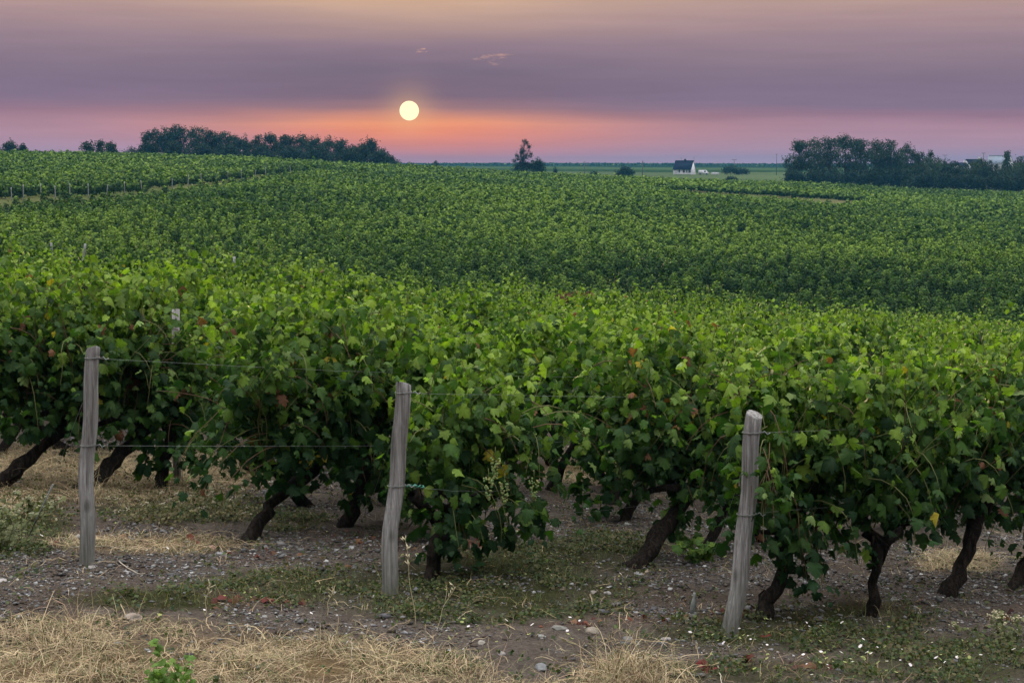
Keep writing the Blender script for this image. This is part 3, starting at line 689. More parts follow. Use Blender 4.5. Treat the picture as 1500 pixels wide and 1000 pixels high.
for rno in range(-30, 3):
    if rno == 0: o_ = P1[:2]
    elif rno == 1: o_ = P2[:2]
    elif rno == 2: o_ = P3[:2]
    else: o_ = P1[:2] + stepv * rno
    for j in range(0, 60):
        p = o_ + U * (.25 + j * sp + rr.normal(0, .05)) + W * rr.normal(0, .03)
        if rno == 1 and p[0] > 3.0 + 1.2 and False: continue
        t = p[0] / p[1]
        if abs(t) > .355 or p[1] > edge(t) or p[1] < 8.5: continue
        pxx, pyy = project(p[0], p[1], gh(p[0], p[1]))
        if np.min(np.hypot(*(front_xy - p).T)) < .75: continue
        if rno == 2 and pxx < 1500: continue
        if rno == 1 and pxx < 1010: continue
        if rno == 0 and pxx < 880: 
            if not (560 < pxx < 800): continue
        if rno == -1 and pxx < 345: continue
        if p[1] < 14.5 and 222 < pxx < 300: continue
        if rno == -2 and pyy > 700: continue
        if rno == -2 and 245 < pxx < 335: continue
        cand.append((p[1], p[0], rno, pxx))
cand.sort()
cand = cand[:330]
print('near block vines', len(cand) + len(front))
for n_, (y, x, rno, pxx) in enumerate(cand):
    fol, trk = (PA if y < 15 else PB if y < 23 else PC)[rr.integers(0, 8)]
    if y < 15: lab = 'leafy grapevine in the second rank of rows half hidden behind the front vines'
    elif y < 23: lab = 'leafy grapevine in the middle rows of the near block with only its top showing'
    else: lab = 'leafy grapevine in the far rows of the near block below the hillside'
    r_ = empty('grape_vine', (x, y, gh(x, y) + rr.normal(0, .03)), ROW_A + (math.pi if rr.random() < .5 else 0) + rr.normal(0, .06), label=lab, cat='grapevine', group=VG)
    s_ = rr.uniform(.86, 1.14); r_.scale = (s_, s_ * rr.uniform(.85, 1.05), s_)
    link('foliage', fol, None, r_); link('trunk', trk, None, r_)
# post standing among the rows behind
x, y = pxw(257, 600, 12.6)[:2]
def small_post(x, y, h, r, lean, label, group='wooden trellis posts', sides=9, seed=0, mat=None):
    z = gh(x, y); mb = MB(); t = np.linspace(0, 1, 7)
    mb.tube(np.stack([lean * t, .01 * np.sin(t * 5 + seed), -.1 + (h + .1) * t], 1), r * (1.06 - .12 * t), sides, .06, seed)
    o = mb.build('wooden_post', mat or M_WOOD, None, True); o.location = (x, y, z); return tag(o, label, 'post', group)
pz = pxw(259, 453, 12.6)[2] - gh(x, y)
small_post(x, y, pz, .034, .02, 'blue grey post top standing up between leaves behind the left post', seed=3)
for h in (.0, .30):
    a = np.array([x + .03, y, gh(x, y) + pz - .05 - h]); e = a + U3 * 3.5; e[2] = gh(e[0], e[1]) + pz - .05 - h
    wire('trellis_wire', wobble_line(a, e, 10, .01, .002, 3), ('upper' if h == 0 else 'lower') + ' thin wire running right from the post standing in the rows behind')

# ------------------------------------------------------------------ hillside vineyard
POSTLINE = np.array([(pxw(x_, 290, d_)[0], d_) for x_, d_ in ((-220, 128), (20, 141), (130, 152), (240, 185), (330, 215), (430, 255), (520, 300))])
def front_of_line(x, y):
    """signed distance in depth to the left block's line of end posts"""
    return line_dist(x, y)
def hillside():
    rr = np.random.default_rng(5)
    def lattice(c, A, spR, spV):
        I, J = np.meshgrid(np.arange(-420, 420), np.arange(-560, 560)); I = I.ravel(); J = J.ravel(); u = np.array([math.cos(A), math.sin(A)]); w = np.array([-u[1], u[0]])
        ph_ = rr.uniform(0, 1, 900)[I + 420]; J = J + ph_ + rr.normal(0, .14, len(J))
        return c[0] + u[0] * J * spV + w[0] * I * spR, c[1] + u[1] * J * spV + w[1] * (I * spR + rr.normal(0, .06, len(I))), np.tile(u, (len(I), 1)), I
    xa, ya, ua, Ia = lattice((0, 220.), R(152), 1.6, .84); xb, yb, ub, Ib = lattice((-60, 220.), R(122), 1.55, 1.0)
    ka = ~((xa / np.maximum(ya, 1) < -.10) & (line_dist(xa, ya) > -.8)); kb = ~ka[:0].any() & ((xb / np.maximum(yb, 1) < -.10) & (line_dist(xb, yb) > -.8))
    x = np.concatenate([xa[ka], xb[kb]]); y = np.concatenate([ya[ka], yb[kb]]); UU = np.concatenate([ua[ka], ub[kb]]); row_i = np.concatenate([Ia[ka], Ib[kb]])
    t = x / np.maximum(y, 1)
    m = (np.abs(t) < .385) & (y > 74 - 6 * t) & (y < 395)
    x, y, t, UU, row_i = x[m], y[m], t[m], UU[m], row_i[m]
    # headlands
    dl = front_of_line(x, y); gap = (t < -.12) & (dl < .5) & (dl > -2.6)
    d2 = y - 286 + (t - .15) * 150; gap |= (t > .09) & (t < .225) & (d2 < .3) & (d2 > -5)
    gap |= (t > .0) & (row_i % 13 == 3) & (fbm(x * .03, y * .03, 66, 2) > .42)
    miss = fbm(x * .5, y * .5, 31, 2) < .27
    m = ~(gap | miss | (rr.random(len(x)) < .02))
    x, y, UU = x[m], y[m], UU[m]
    z = ground_h(x, y); n = len(x); print('hillside vines', n)
    vig = .86 + .25 * fbm(x * .08, y * .08, 11) + rr.normal(0, .22, n)
    patch = fbm(x * .03, y * .03, 12) - .5
    Vs, Fs, Cs, off = [], [], [], 0
    for lo, hi, k, sz in ((0, 92, 380, .11), (92, 115, 240, .135), (115, 145, 135, .17), (145, 190, 76, .225), (190, 260, 40, .31), (260, 400, 20, .42)):
        s = (y >= lo) & (y < hi); q = int(s.sum())
        if not q: continue
        X = np.repeat(x[s], k); Y = np.repeat(y[s], k); Z = np.repeat(z[s], k); G = np.repeat(vig[s], k); Pa = np.repeat(patch[s] * .9 + rr.normal(0, .14, q), k); N0 = q * k
        u = np.repeat(UU[s], k, 0).T; w = np.stack([-u[1], u[0]])
        th = rr.uniform(0, 6.28, N0); ph = rr.random(N0) ** .8; rad = .78 + .22 * rr.random(N0)
        a = np.cos(th) * np.sqrt(1 - ph ** 2 * .92) * .45 * rad; b = np.sin(th) * np.sqrt(1 - ph ** 2 * .92) * .36 * rad
        lump = .10 * np.sin(a * 9 + X * 5) + .05 * np.sin(b * 14 + Y * 7)
        h = .26 + (1.08 * ph * rad + lump) * G
        top = rr.random(N0) < .05; h = np.where(top, h + rr.uniform(0, .28, N0) * (ph > .7), h)
        pos = np.stack([X + u[0] * a + w[0] * b, Y + u[1] * a + w[1] * b, Z + h], 1)
        nr = np.stack([np.cos(th) * u[0] - np.sin(th) * u[1], np.cos(th) * u[1] + np.sin(th) * u[0], ph * 1.3], 1) + rr.normal(0, .22, (N0, 3))
        tp = np.stack([nr[:, 0], nr[:, 1], np.full(N0, -.8)], 1) + rr.normal(0, .3, (N0, 3))
        kc = np.clip(.13 + Pa * .8 + (ph - .50) * 1.25 + rr.normal(0, .13, N0), 0, 1)[:, None]  # lit dome tops and shaded bases painted into the leaf colour
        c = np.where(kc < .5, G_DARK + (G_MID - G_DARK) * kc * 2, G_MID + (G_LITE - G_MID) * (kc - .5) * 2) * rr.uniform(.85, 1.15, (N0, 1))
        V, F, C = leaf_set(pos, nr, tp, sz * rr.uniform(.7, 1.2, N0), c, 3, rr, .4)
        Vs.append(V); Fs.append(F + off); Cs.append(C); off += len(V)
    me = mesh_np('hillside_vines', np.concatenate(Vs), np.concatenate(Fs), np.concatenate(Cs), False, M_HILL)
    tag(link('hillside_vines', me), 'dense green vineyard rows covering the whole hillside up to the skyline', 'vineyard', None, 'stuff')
hillside()
# rust brown dying vine at the foot of the hillside
bx, by = pxw(840, 418, 74)[:2]
V, F, C, st = foliage(900, -.9, .9, .2, 1.35, .4, 2, .9, (), 0, 0, 1, .13)
C = C * 0 + np.array((.13, .06, .04)) * np.repeat(np.random.default_rng(3).uniform(.6, 1.4, (len(C) // 6, 1)), 6, 0)
def visible_z(px, py, d): return pxw(px, py, d)[2]
rb = empty('grape_vine', (bx, by, gh(bx, by)), .2, label='rust brown dying vine at the foot of the hillside just behind the near block', cat='grapevine')
link('foliage', mesh_np('vine_foliage', V, F, C, False, M_LEAF), None, rb).scale = (1, 1, 1.1)
link('trunk', trunk_mesh(901, .1, .5, .5, 1, 1), None, rb)
# end posts on the hillside
M_PALE = flat('pale_post', (.24, .26, .28), .7, 0, 3)
ups = [20, 37, 63, 84, 105, 132, 158, 185, 211, 255, 278, 297, 320, 336, 356, 375, 391, 428]
for i, px in enumerate(ups):
    # walk to where this bearing meets the post line
    ds = np.linspace(120, 320, 1500); xs = (px - 750) / FPX * ds; k = int(np.argmin(np.abs(front_of_line(xs, ds) + .4)))
    lean = (-.02, .03, .0, -.03, .02, .0, .22, .02, -.16)[i % 9]
    small_post(xs[k], ds[k], (1.35 if i % 3 else 1.15) * (1 + .0012 * (ds[k] - 140)), .045, lean, 'thin pale end post in the long line of posts across the upper left hillside', 'end posts of the upper left vineyard block', 7, i, M_PALE)
for px, py, d, h, lean, lab in ((75, 352, 73, 1.75, .03, 'pale upright post at the foot of the hillside on the far left'), (125, 358, 73.5, 1.75, .28, 'pale leaning post at the foot of the hillside right of the upright one'), (343, 376, 72, 1.7, 0, 'short pale post top at the foot of the hillside above the gap')):
    x, y, z = pxw(px, py, d); small_post(x - lean, y, z - gh(x, y), .06, lean, lab, None, 7, int(px), M_PALE)

# ------------------------------------------------------------------ trees
def crown(seed, blobs, nleaf, size, col, jag=.25, lod=3):
    """blobs: (x,y,z,rx,ry,rz); leaf faces in clumps spread through the volume"""
    rr = np.random.default_rng(seed); B = np.array(blobs, float); vol = B[:, 3] * B[:, 5]; pr = vol / vol.sum()
    nc = max(10, nleaf // 16); ci = rr.choice(len(B), nc, p=pr)
    d = rr.normal(0, 1, (nc, 3)); d /= np.linalg.norm(d, axis=1)[:, None]; rad = rr.uniform(.35, 1.0 + jag, nc) ** .6
    cc = B[ci, :3] + d * rad[:, None] * B[ci, 3:6]
    k = 16; P_ = np.repeat(cc, k, 0) + rr.normal(0, 1, (nc * k, 3)) * size * 1.25
    n = len(P_); nr = np.repeat(d, k, 0) + rr.normal(0, .7, (n, 3)) + np.array([0, 0, .3]); tp = rr.normal(0, 1, (n, 3)) + np.array([0, 0, -.5])
    c = np.array(col) * np.repeat(rr.uniform(.65, 1.45, (nc, 1)), k, 0) * rr.uniform(.8, 1.2, (n, 1))
    V, F, C = leaf_set(P_, nr, tp, size * rr.uniform(.7, 1.4, n), c, lod, rr, .5)
    return mesh_np('crown', V, F, C, False, M_TREE)
def limbs(seed, h, r, blobs, lean=0.0):
    rr = np.random.default_rng(seed + 9); mb = MB(); t = np.linspace(0, 1, 7)
    pts = np.stack([lean * t + np.cumsum(rr.normal(0, .12, 7)) * .5, np.cumsum(rr.normal(0, .1, 7)) * .5, -.5 + (h + .5) * t], 1)
    mb.tube(pts, r * (1.15 - .85 * t), 8, .12, seed)
    for b in blobs:
        s = pts[rr.integers(2, 6)]; e = np.array(b[:3]); m = (s + e) / 2 + np.array([0, 0, -.3])
        mb.tube(np.array([s, m, e]), [r * .4, r * .25, r * .08], 6, .1, seed)
    return mb.mesh('trunk', M_TBARK, True)
def tree(px, topy, d, wpx, label, kind='round', name='deciduous_tree', group=None, seed=0, col=(.035, .06, .028), dense=1.0, cat='tree', open_=0.0):
    x = (px - 750) / FPX * d; g0 = gh(x, d); H = (242 - topy) / FPX * d - g0; Wd = wpx / FPX * d / 2
    rr = np.random.default_rng(seed + int(px)); bl = []
    if kind == 'round':
        low = H * (.10 + .2 * open_)
        for i in range(16):
            f = rr.random() ** .8; hw = Wd * math.sqrt(max(.05, 1 - (f * 1.0) ** 2.6)) * .82; rad = Wd * rr.uniform(.24, .36)
            bl.append((rr.uniform(-1, 1) * hw, rr.uniform(-.8, .8) * hw, low + (H - low - rad * .8) * f, rad, rad, rad * rr.uniform(.7, 1.0)))
        for i in range(0):
            f = i / 8; z = low + (H - low) * (.18 + .72 * f); ww = Wd * (math.sin(f * 2.5 + .55)) * .75
            a = rr.uniform(0, 6.28); rad = max(.6, Wd * .36 * (1 - .25 * f))
            bl.append((math.cos(a) * ww * .6, math.sin(a) * ww * .6, min(z, H - rad * .75), rad * rr.uniform(.8, 1.2), rad, rad * rr.uniform(.65, .95)))
        for s in (-1, 1): bl.append((s * Wd * .5, 0, low + (H - low) * .45, Wd * .38, Wd * .4, (H - low) * .25))
        bl.append((rr.uniform(-.2, .2) * Wd, 0, H - Wd * .32, Wd * .42, Wd * .4, Wd * .32))
    elif kind == 'low':
        for i in range(8):
            a = -1 + 2 * i / 7; bl.append((a * Wd * .72, rr.uniform(-.3, .3) * Wd, H * (.42 + .22 * math.cos(a * 1.3)) * rr.uniform(.85, 1.05), Wd * .34, Wd * .4, H * .34 * rr.uniform(.8, 1.1)))
        bl.append((0, 0, H * .66, Wd * .5, Wd * .5, H * .32))
    elif kind == 'cone':
        for i in range(8):
            f = i / 7; bl.append((0, 0, H * (.12 + .80 * f), Wd * (1 - f * .86) * .85, Wd * (1 - f * .86) * .85, H * .11))
    elif kind == 'open':
        low = H * .20
        for i in range(34):
            f = rr.random() ** .6; a = rr.uniform(0, 6.28); ww = Wd * math.sqrt(max(.12, 1 - f ** 3.5)) * rr.uniform(.1, 1.0); rad = Wd * rr.uniform(.16, .36)
            bl.append((math.cos(a) * ww, math.sin(a) * ww, low + (H - low - rad) * f, rad * 1.15, rad * 1.15, rad * .9))
        bl.append((0, 0, H - Wd * .22, Wd * .25, Wd * .25, Wd * .2))
    root = empty(name, (x, d, g0), 0, label=label, cat=cat, group=group)
    vol = Wd * H
    nl = int(min(9000, (1400 + vol * 75) * dense))
    link('crown', crown(seed + int(px), bl, int(nl * (.5 if kind == 'open' else 1)), .25, col, .35 if kind != 'open' else .5), None, root)
    if kind in ('round', 'open'): link('trunk', limbs(seed, H * .75, .10 + H * .018, bl[::2]), None, root)
    elif kind == 'cone': link('trunk', limbs(seed, H * .8, .16, []), None, root)
    else: link('trunk', limbs(seed, H * .45, .12, bl[::3]), None, root)
    return root
D1 = (.014, .030, .020); D2 = (.020, .038, .022); D3 = (.034, .058, .025)
# big grove on the left skyline
GL = 'trees of the dark grove on the left skyline'
grove = [(229, 190, 440, 30, 'round', 'leftmost broad tree of the grove'), (246, 184, 445, 34, 'open', 'tall tree second from the left end of the grove'), (268, 183, 440, 36, 'round', 'tallest tree of the grove with a ragged top'), (292, 185, 448, 34, 'open', 'tall ragged tree just right of the tallest one in the grove'),
         (312, 191, 440, 30, 'round', 'rounded tree in the left half of the grove'), (333, 194, 450, 34, 'round', 'lower tree sloping down right of the tall trees'), (352, 198, 450, 26, 'open', 'loose tree with pink sky showing through'), (363, 197, 438, 13, 'cone', 'narrow pointed conifer in the middle of the grove'),
         (380, 199, 445, 26, 'round', 'round tree right of the pointed conifer'), (402, 197, 450, 30, 'round', 'broad tree left of the twin domes'), (424, 198, 440, 28, 'round', 'first of the twin domed trees'), (444, 196, 452, 34, 'round', 'second of the twin domed trees'),
         (466, 202, 446, 28, 'round', 'lower domed tree before the grove dips'), (484, 200, 452, 24, 'open', 'tree with a small spike of twigs on top'), (505, 205, 446, 30, 'round', 'round tree third from the right end'), (525, 212, 440, 24, 'low', 'low dark tree second from the right end'), (545, 203, 442, 40, 'round', 'big round tree at the right end of the grove')]
for i, (px, ty, d, w_, kd, lb) in enumerate(grove):
    tree(px, ty, d, w_ * 1.45, lb + ' on the left skyline' if 'grove' in lb else lb + ' in the grove on the left skyline', kd, group=GL, seed=i * 13, col=(D1, D2)[i % 2], dense=1.25, name='conifer' if kd == 'cone' else 'deciduous_tree')
for i, (px, ty, w_) in enumerate([(222, 205, 26), (262, 208, 40), (300, 210, 40), (340, 212, 44), (385, 214, 44), (430, 214, 46), (470, 214, 44), (512, 217, 40), (556, 220, 34)]):
    tree(px, ty, 425, w_, 'low undergrowth bush filling the foot of the left grove', 'low', 'bush', 'bushes under the left grove', 200 + i, D1, 1.1, 'bush')
for px, ty, d, w_, lb in ((571, 226, 435, 18, 'small bush tapering off the right end of the left grove'), (581, 235, 430, 16, 'dark low bush right of the left grove'), (602, 238, 480, 9, 'tiny bush under the sun on the skyline'), (639, 237, 600, 14, 'small rounded bush on the far skyline right of the sun'),
                         (211, 214, 440, 16, 'low bush left of the tall grove'), (197, 217, 450, 26, 'low hedge bush between the small trees and the grove')):
    tree(px, ty, d, w_, lb, 'low', 'bush', None, 300, D1, 1, 'bush')
tree(134, 208, 380, 26, 'left one of three small ragged trees on the left skyline', 'open', group='three small ragged trees', seed=61, col=D2)
tree(152, 206, 385, 26, 'middle one of three small ragged trees on the left skyline', 'open', group='three small ragged trees', seed=62, col=D2)
tree(168, 208, 382, 22, 'right one of three small ragged trees on the left skyline', 'open', group='three small ragged trees', seed=63, col=D2)
tree(20, 206, 400, 26, 'small dark domed tree on the far left skyline', 'low', seed=64, col=D1); tree(39, 211, 405, 9, 'tiny bush beside the domed tree at the far left', 'low', 'bush', None, 65, D1, 1, 'bush')
# lone poplar and its round neighbour
def poplar():
    d = 470; px = 767; x = (px - 750) / FPX * d; g0 = gh(x, d); u_ = d / FPX
    Z = lambda y_: (242 - y_) * u_ - g0; X_ = lambda p: (p - px) * u_
    bl = [(X_(768), 0, Z(207), .7, .7, .6), (X_(771), 0, Z(211), .8, .7, .7), (X_(766), 0, Z(216), .7, .7, 1.0), (X_(765), 0, Z(222), .9, .9, 1.2), (X_(766), 0, Z(229), 1.0, 1.0, 1.5), (X_(766), 0, Z(237), 1.1, 1.1, 1.6),
          (X_(774), 0, Z(215.5), .7, .6, .4), (X_(773), 0, Z(220), .35, .4, .8), (X_(772), 0, Z(228), .6, .7, 1.1), (X_(779), 0, Z(225.5), .6, .6, .7), (X_(776), 0, Z(231), .5, .5, .6), (X_(757), 0, Z(227), .7, .7, .8), (X_(758), 0, Z(232), .6, .6, .8), (X_(754), 0, Z(236), .7, .7, .5),
          (X_(780), 0, Z(236), .5, .5, .4), (X_(760), 0, Z(242), 2.0, 1.6, 1.0), (X_(770), 0, Z(243), 2.2, 1.6, 1.0), (X_(776), 0, Z(242), 1.2, 1.0, 1.0), (X_(765), 0, Z(248), 3.2, 2, 1.6)]
    root = empty('poplar_tree', (x, d, g0), 0, label='tall lone poplar with a ragged narrow crown standing on the skyline right of centre', cat='tree')
    link('crown', crown(71, bl, 5600, .20, (.007, .014, .012), .1), None, root)
    link('trunk', limbs(71, Z(210), .25, [bl[i] for i in (6, 9, 11, 12, 13, 14)]), None, root)
poplar()
tree(788, 232, 468, 20, 'low round tree touching the right side of the lone poplar', 'low', seed=72, col=D1, dense=1.2)
tree(813, 246, 560, 6, 'tiny young tree alone in the pale field right of the poplar', 'cone', seed=73, col=D2)
tree(915, 243, 520, 26, 'dark rounded tree in the hazy field left of the white house', 'low', seed=74, col=D1, dense=1.3)
tree(869, 252, 540, 14, 'small blurred bush left of the rounded field tree', 'low', 'bush', None, 75, D2, 1, 'bush')
tree(1069, 243, 640, 26, 'dark bush right of the white house by the utility pole', 'low', 'bush', None, 76, D1, 1, 'bush')
tree(1085, 247, 640, 22, 'low bush right of the pole bush', 'low', 'bush', None, 77, D1, 1, 'bush')
tree(1070, 259, 480, 16, 'small bush at the vineyard edge below the pole', 'low', 'bush', None, 78, D2, 1, 'bush')
# right hand stand of tall open trees
GR = 'tall open trees of the right stand'
stand = [(1168, 206, 430, 34, 'leftmost leaning open tree of the right stand'), (1190, 202, 440, 38, 'second tree of the right stand with see-through branches'), (1213, 199, 432, 40, 'tallest tree in the left half of the right stand'), (1236, 199, 440, 40, 'broad tree in the middle of the right stand'),
         (1258, 203, 434, 34, 'tree right of the middle of the right stand'), (1280, 204, 440, 36, 'open tree in the right half of the right stand'), (1302, 206, 432, 36, 'full tree near the right end of the right stand'), (1322, 211, 438, 34, 'thinning tree sloping down at the right end of the stand'), (1342, 220, 436, 28, 'last small tree of the right stand')]
for i, (px, ty, d, w_, lb) in enumerate(stand):
    tree(px, ty, d, w_ * 1.45, lb, 'open' if i % 3 else 'round', group=GR, seed=400 + i, col=D2, dense=1.25, open_=.3)
tree(1359, 221, 440, 9, 'thin tree with a small tuft on top right of the stand', 'open', seed=441, col=D2)
for i, (px, ty, w_) in enumerate([(1160, 250, 34), (1185, 250, 40), (1215, 248, 44), (1245, 250, 40), (1272, 246, 40), (1298, 246, 42), (1322, 244, 38)]):
    tree(px, ty, 425, w_, 'low bush in the dark undergrowth beneath the right stand', 'low', 'bush', 'bushes under the right stand', 450 + i, D1, 1.2, 'bush')
wood_ = [(1345, 238, 420, 44, 'rounded bushy tree just right of the open stand'), (1368, 232, 430, 40, 'bushy tree second right of the open stand'), (1388, 234, 415, 44, 'lower bushy tree in the right wood'), (1412, 238, 420, 44, 'broad bushy tree before the roofs'), (1430, 234, 436, 34, 'round green tree left of the blue roof'),
         (1446, 238, 415, 46, 'light green broad tree below the blue roof'), (1472, 243, 420, 44, 'rounded tree below the white gable'), (1471, 223, 470, 14, 'dark round treetop rising beside the blue roof'), (1492, 228, 440, 34, 'tree top at the right edge of the photo'), (1500, 240, 420, 50, 'broad tree at the right edge standing in front'), (1488, 236, 425, 30, 'tree filling the right wood near its end'), (1520, 226, 440, 40, 'tree cut off by the right edge'), (1545, 230, 430, 50, 'tree past the right edge')]
for i, (px, ty, d, w_, lb) in enumerate(wood_[:-1]):
    tree(px, ty, d, w_ * 1.1, lb, 'low' if w_ > 15 else 'round', group='bushy trees of the right wood', seed=500 + i, col=(D2, D3, D1)[i % 3], dense=1.35)
for i, (px, ty, w_) in enumerate([(1350, 252, 50), (1385, 252, 50), (1420, 254, 50), (1455, 256, 50), (1490, 256, 50)]):
    tree(px, ty, 408, w_, 'low bush in the blue shade at the foot of the right wood', 'low', 'bush', 'bushes under the right wood', 550 + i, D1, 1.3, 'bush')

# ------------------------------------------------------------------ buildings and poles
M_WHITE = flat('white_render', (.55, .56, .64), .9, 0, 1.5)
M_SLATE = flat('slate_roof', (.006, .011, .03), 1.0, 0, 2.5)
M_SLATE.node_tree.nodes['Principled BSDF'].inputs['Specular IOR Level'].default_value = .1
M_GLASS = flat('dark_window', (.03, .035, .05), .2)
M_SHUT = flat('painted_frame', (.55, .56, .6), .6)
M_POLE = flat('pole_wood', (.09, .08, .08), .9, 0, 2)
M_ROOFB = flat('blue_grey_roof', (.13, .17, .25), .7, 0, 2)
def gable(mb, L, Wd, h, H, over=0.0):
    """walls of a gabled house, long side along x, front at -y"""
    x, y = L / 2, Wd / 2
    mb.add([(-x, -y, -.5), (x, -y, -.5), (x, y, -.5), (-x, y, -.5), (-x, -y, h), (x, -y, h), (x, y, h), (-x, y, h), (-x, 0, H), (x, 0, H)],
           [[0, 1, 5, 4], [2, 3, 7, 6], [1, 2, 6, 5], [3, 0, 4, 7], [4, 5, 9, 8], [6, 7, 8, 9]], [[5, 6, 9], [7, 4, 8]])
def roof_mesh(L, Wd, h, H, ov, th, mat):
    mb = MB(); x = L / 2 + ov * .4; y = Wd / 2; sl_ = (H - h) / y; ye = y + ov; ze = h - sl_ * ov
    for s in (-1, 1):
        v = [(-x, 0, H + .02), (x, 0, H + .02), (x, s * ye, ze + .02), (-x, s * ye, ze + .02)]; v += [(a, b, c + th) for a, b, c in v]
        mb.add(v, [[0, 1, 2, 3], [4, 5, 6, 7], [0, 1, 5, 4], [1, 2, 6, 5], [2, 3, 7, 6], [3, 0, 4, 7]])
    mb.box((0, 0, H + th + .05), (2 * x, .28, .14)); return mb
def house():
    d = 640; x = (1001 - 750) / FPX * d; z = gh(x, d); r = empty('white_house', (x, d, z), R(-24), label='small white house with a steep dark slate roof alone in the far field', cat='house')
    L, Wd, h, H = 7.5, 6.0, 2.3, 5.4
    # keep the foot where the photo has it
    mb = MB(); gable(mb, L, Wd, h, H); mb.build('walls', M_WHITE, r)
    rf = roof_mesh(L, Wd, h, H, .35, .16, M_SLATE).build('roof', M_SLATE, r)
    ch = MB(); ch.box((.2, .25, H + .25), (.75, .5, .9)); ch.box((.2, .25, H + .73), (.85, .6, .08)); ch.tube([(.2, .25, H + .7), (.2, .25, H + .95)], .10, 8); ch.build('chimney', M_SLATE, rf)
    for ax in (-1.4, 4.1):
        an = MB(); an.tube([(ax, 0, H), (ax, 0, H + 1.3)], .03, 6)
        for k in range(4): an.box((ax, 0, H + 1.25 - k * .12), (.75 - k * .1, .03, .03))
        an.build('antenna', M_POLE, r)
    for wx, ww in ((-1.15, .75), (.75, .95), (2.0, .55), (3.2, 1.0)):
        f = MB(); y_ = -Wd / 2 - .03; zz = 1.35
        f.box((wx - ww / 2, y_, zz), (.08, .08, 1.15)); f.box((wx + ww / 2, y_, zz), (.08, .08, 1.15)); f.box((wx, y_, zz + .58), (ww + .08, .08, .08)); f.box((wx, y_ - .03, zz - .60), (ww + .2, .16, .08)); f.box((wx, y_, zz), (.05, .06, 1.1))
        wn = f.build('window', M_SHUT, r); p = MB(); p.box((wx, y_ + .01, zz), (ww - .08, .03, 1.08)); p.build('pane', M_GLASS, wn)
    f = MB(); f.box((-2.6, -Wd / 2 - .04, 1.0), (.95, .06, 2.0)); dr = f.build('door', M_SHUT, r)
    hb = MB(); hb.box((-2.25, -Wd / 2 - .09, 1.0), (.05, .06, .16)); hb.build('handle', M_POLE, dr)
    s = MB(); s.box((.2, -Wd / 2 - .05, .25), (L - .2, .06, .5)); s.build('plinth', M_SHUT, r)
house()
def shed(px, py, d, L, Wd, h, H, rz, label, mw, mr, name='farm_building', chim=True, win=3):
    x = (px - 750) / FPX * d; g0 = gh(x, d); zt = (242 - py) / FPX * d; k = (zt - g0)   # ridge height above ground
    r = empty(name, (x, d, g0), rz, label=label, cat='building'); h2 = k - (H - h)
    mb = MB(); gable(mb, L, Wd, h2, k); mb.build('walls', mw, r)
    rf = roof_mesh(L, Wd, h2, k, .4, .15, mr).build('roof', mr, r)
    if chim: c = MB(); c.box((L * .35, 0, k + .45), (.6, .5, 1.0)); c.box((L * .35, 0, k + .98), (.72, .6, .1)); c.build('chimney', mw, rf)
    for i in range(win):
        wx = (i - (win - 1) / 2) * L / (win + .5); f = MB(); f.box((wx, -Wd / 2 - .03, h2 - 1.3), (1.0, .08, 1.3)); w_ = f.build('window', M_SHUT, r); p = MB(); p.box((wx, -Wd / 2 - .08, h2 - 1.3), (.8, .04, 1.1)); p.build('pane', M_GLASS, w_)
shed(1460, 229, 520, 7.0, 6, 3, 5.2, R(-35), 'pale house with a blue grey roof half hidden by the trees on the right', M_WHITE, M_ROOFB)
shed(1422, 234.5, 530, 6.0, 5, 3, 5.0, R(20), 'dark roofed farmhouse just left of the blue roof showing above the wood', M_WHITE, M_SLATE)
shed(1404, 239.5, 520, 3.4, 3.6, 2.2, 3.2, R(10), 'low pale outbuilding with a dark roof at the left end of the hamlet', M_WHITE, M_SLATE, win=1)
def utility(px, topy, boty, d, label, cross=.0, r=.11):
    x = (px - 750) / FPX * d; z0 = gh(x, d); zt = (242 - topy) / FPX * d; mb = MB(); mb.tube([(0, 0, -.5), (0, 0, (zt - z0) * .5), (0, 0, zt - z0)], [r * 1.2, r, r * .8], 8)
    root = empty('utility_pole', (x, d, z0), 0, label=label, cat='utility pole', group='utility poles in the far fields'); mb.build('pole', M_POLE, root)
    c = MB()
    w_ = max(cross, .5); c.box((0, 0, zt - z0 - .2), (w_, .12, .12))
    for s in (-1, 1): c.tube([(s * w_ * .42, 0, zt - z0 - .14), (s * w_ * .42, 0, zt - z0 + .12)], .05, 6)
    c.build('crossarm', M_POLE, root)
utility(855.5, 237, 252, 560, 'wooden utility pole leftmost in the far field')
utility(940, 236, 253, 560, 'wooden utility pole between the rounded tree and the white house')
utility(1073.5, 233.5, 243, 650, 'wooden utility pole with crossarm behind the bush right of the house', 2.2)
utility(1135, 226, 242, 650, 'tall bare utility pole near the right stand of trees', .6)
utility(1436, 224, 236, 540, 'pole with a double top rising above the hamlet roofs', 1.2)
utility(1380, 227, 236, 600, 'faint pole with crossarm above the bushy trees left of the hamlet', 1.9, .08)
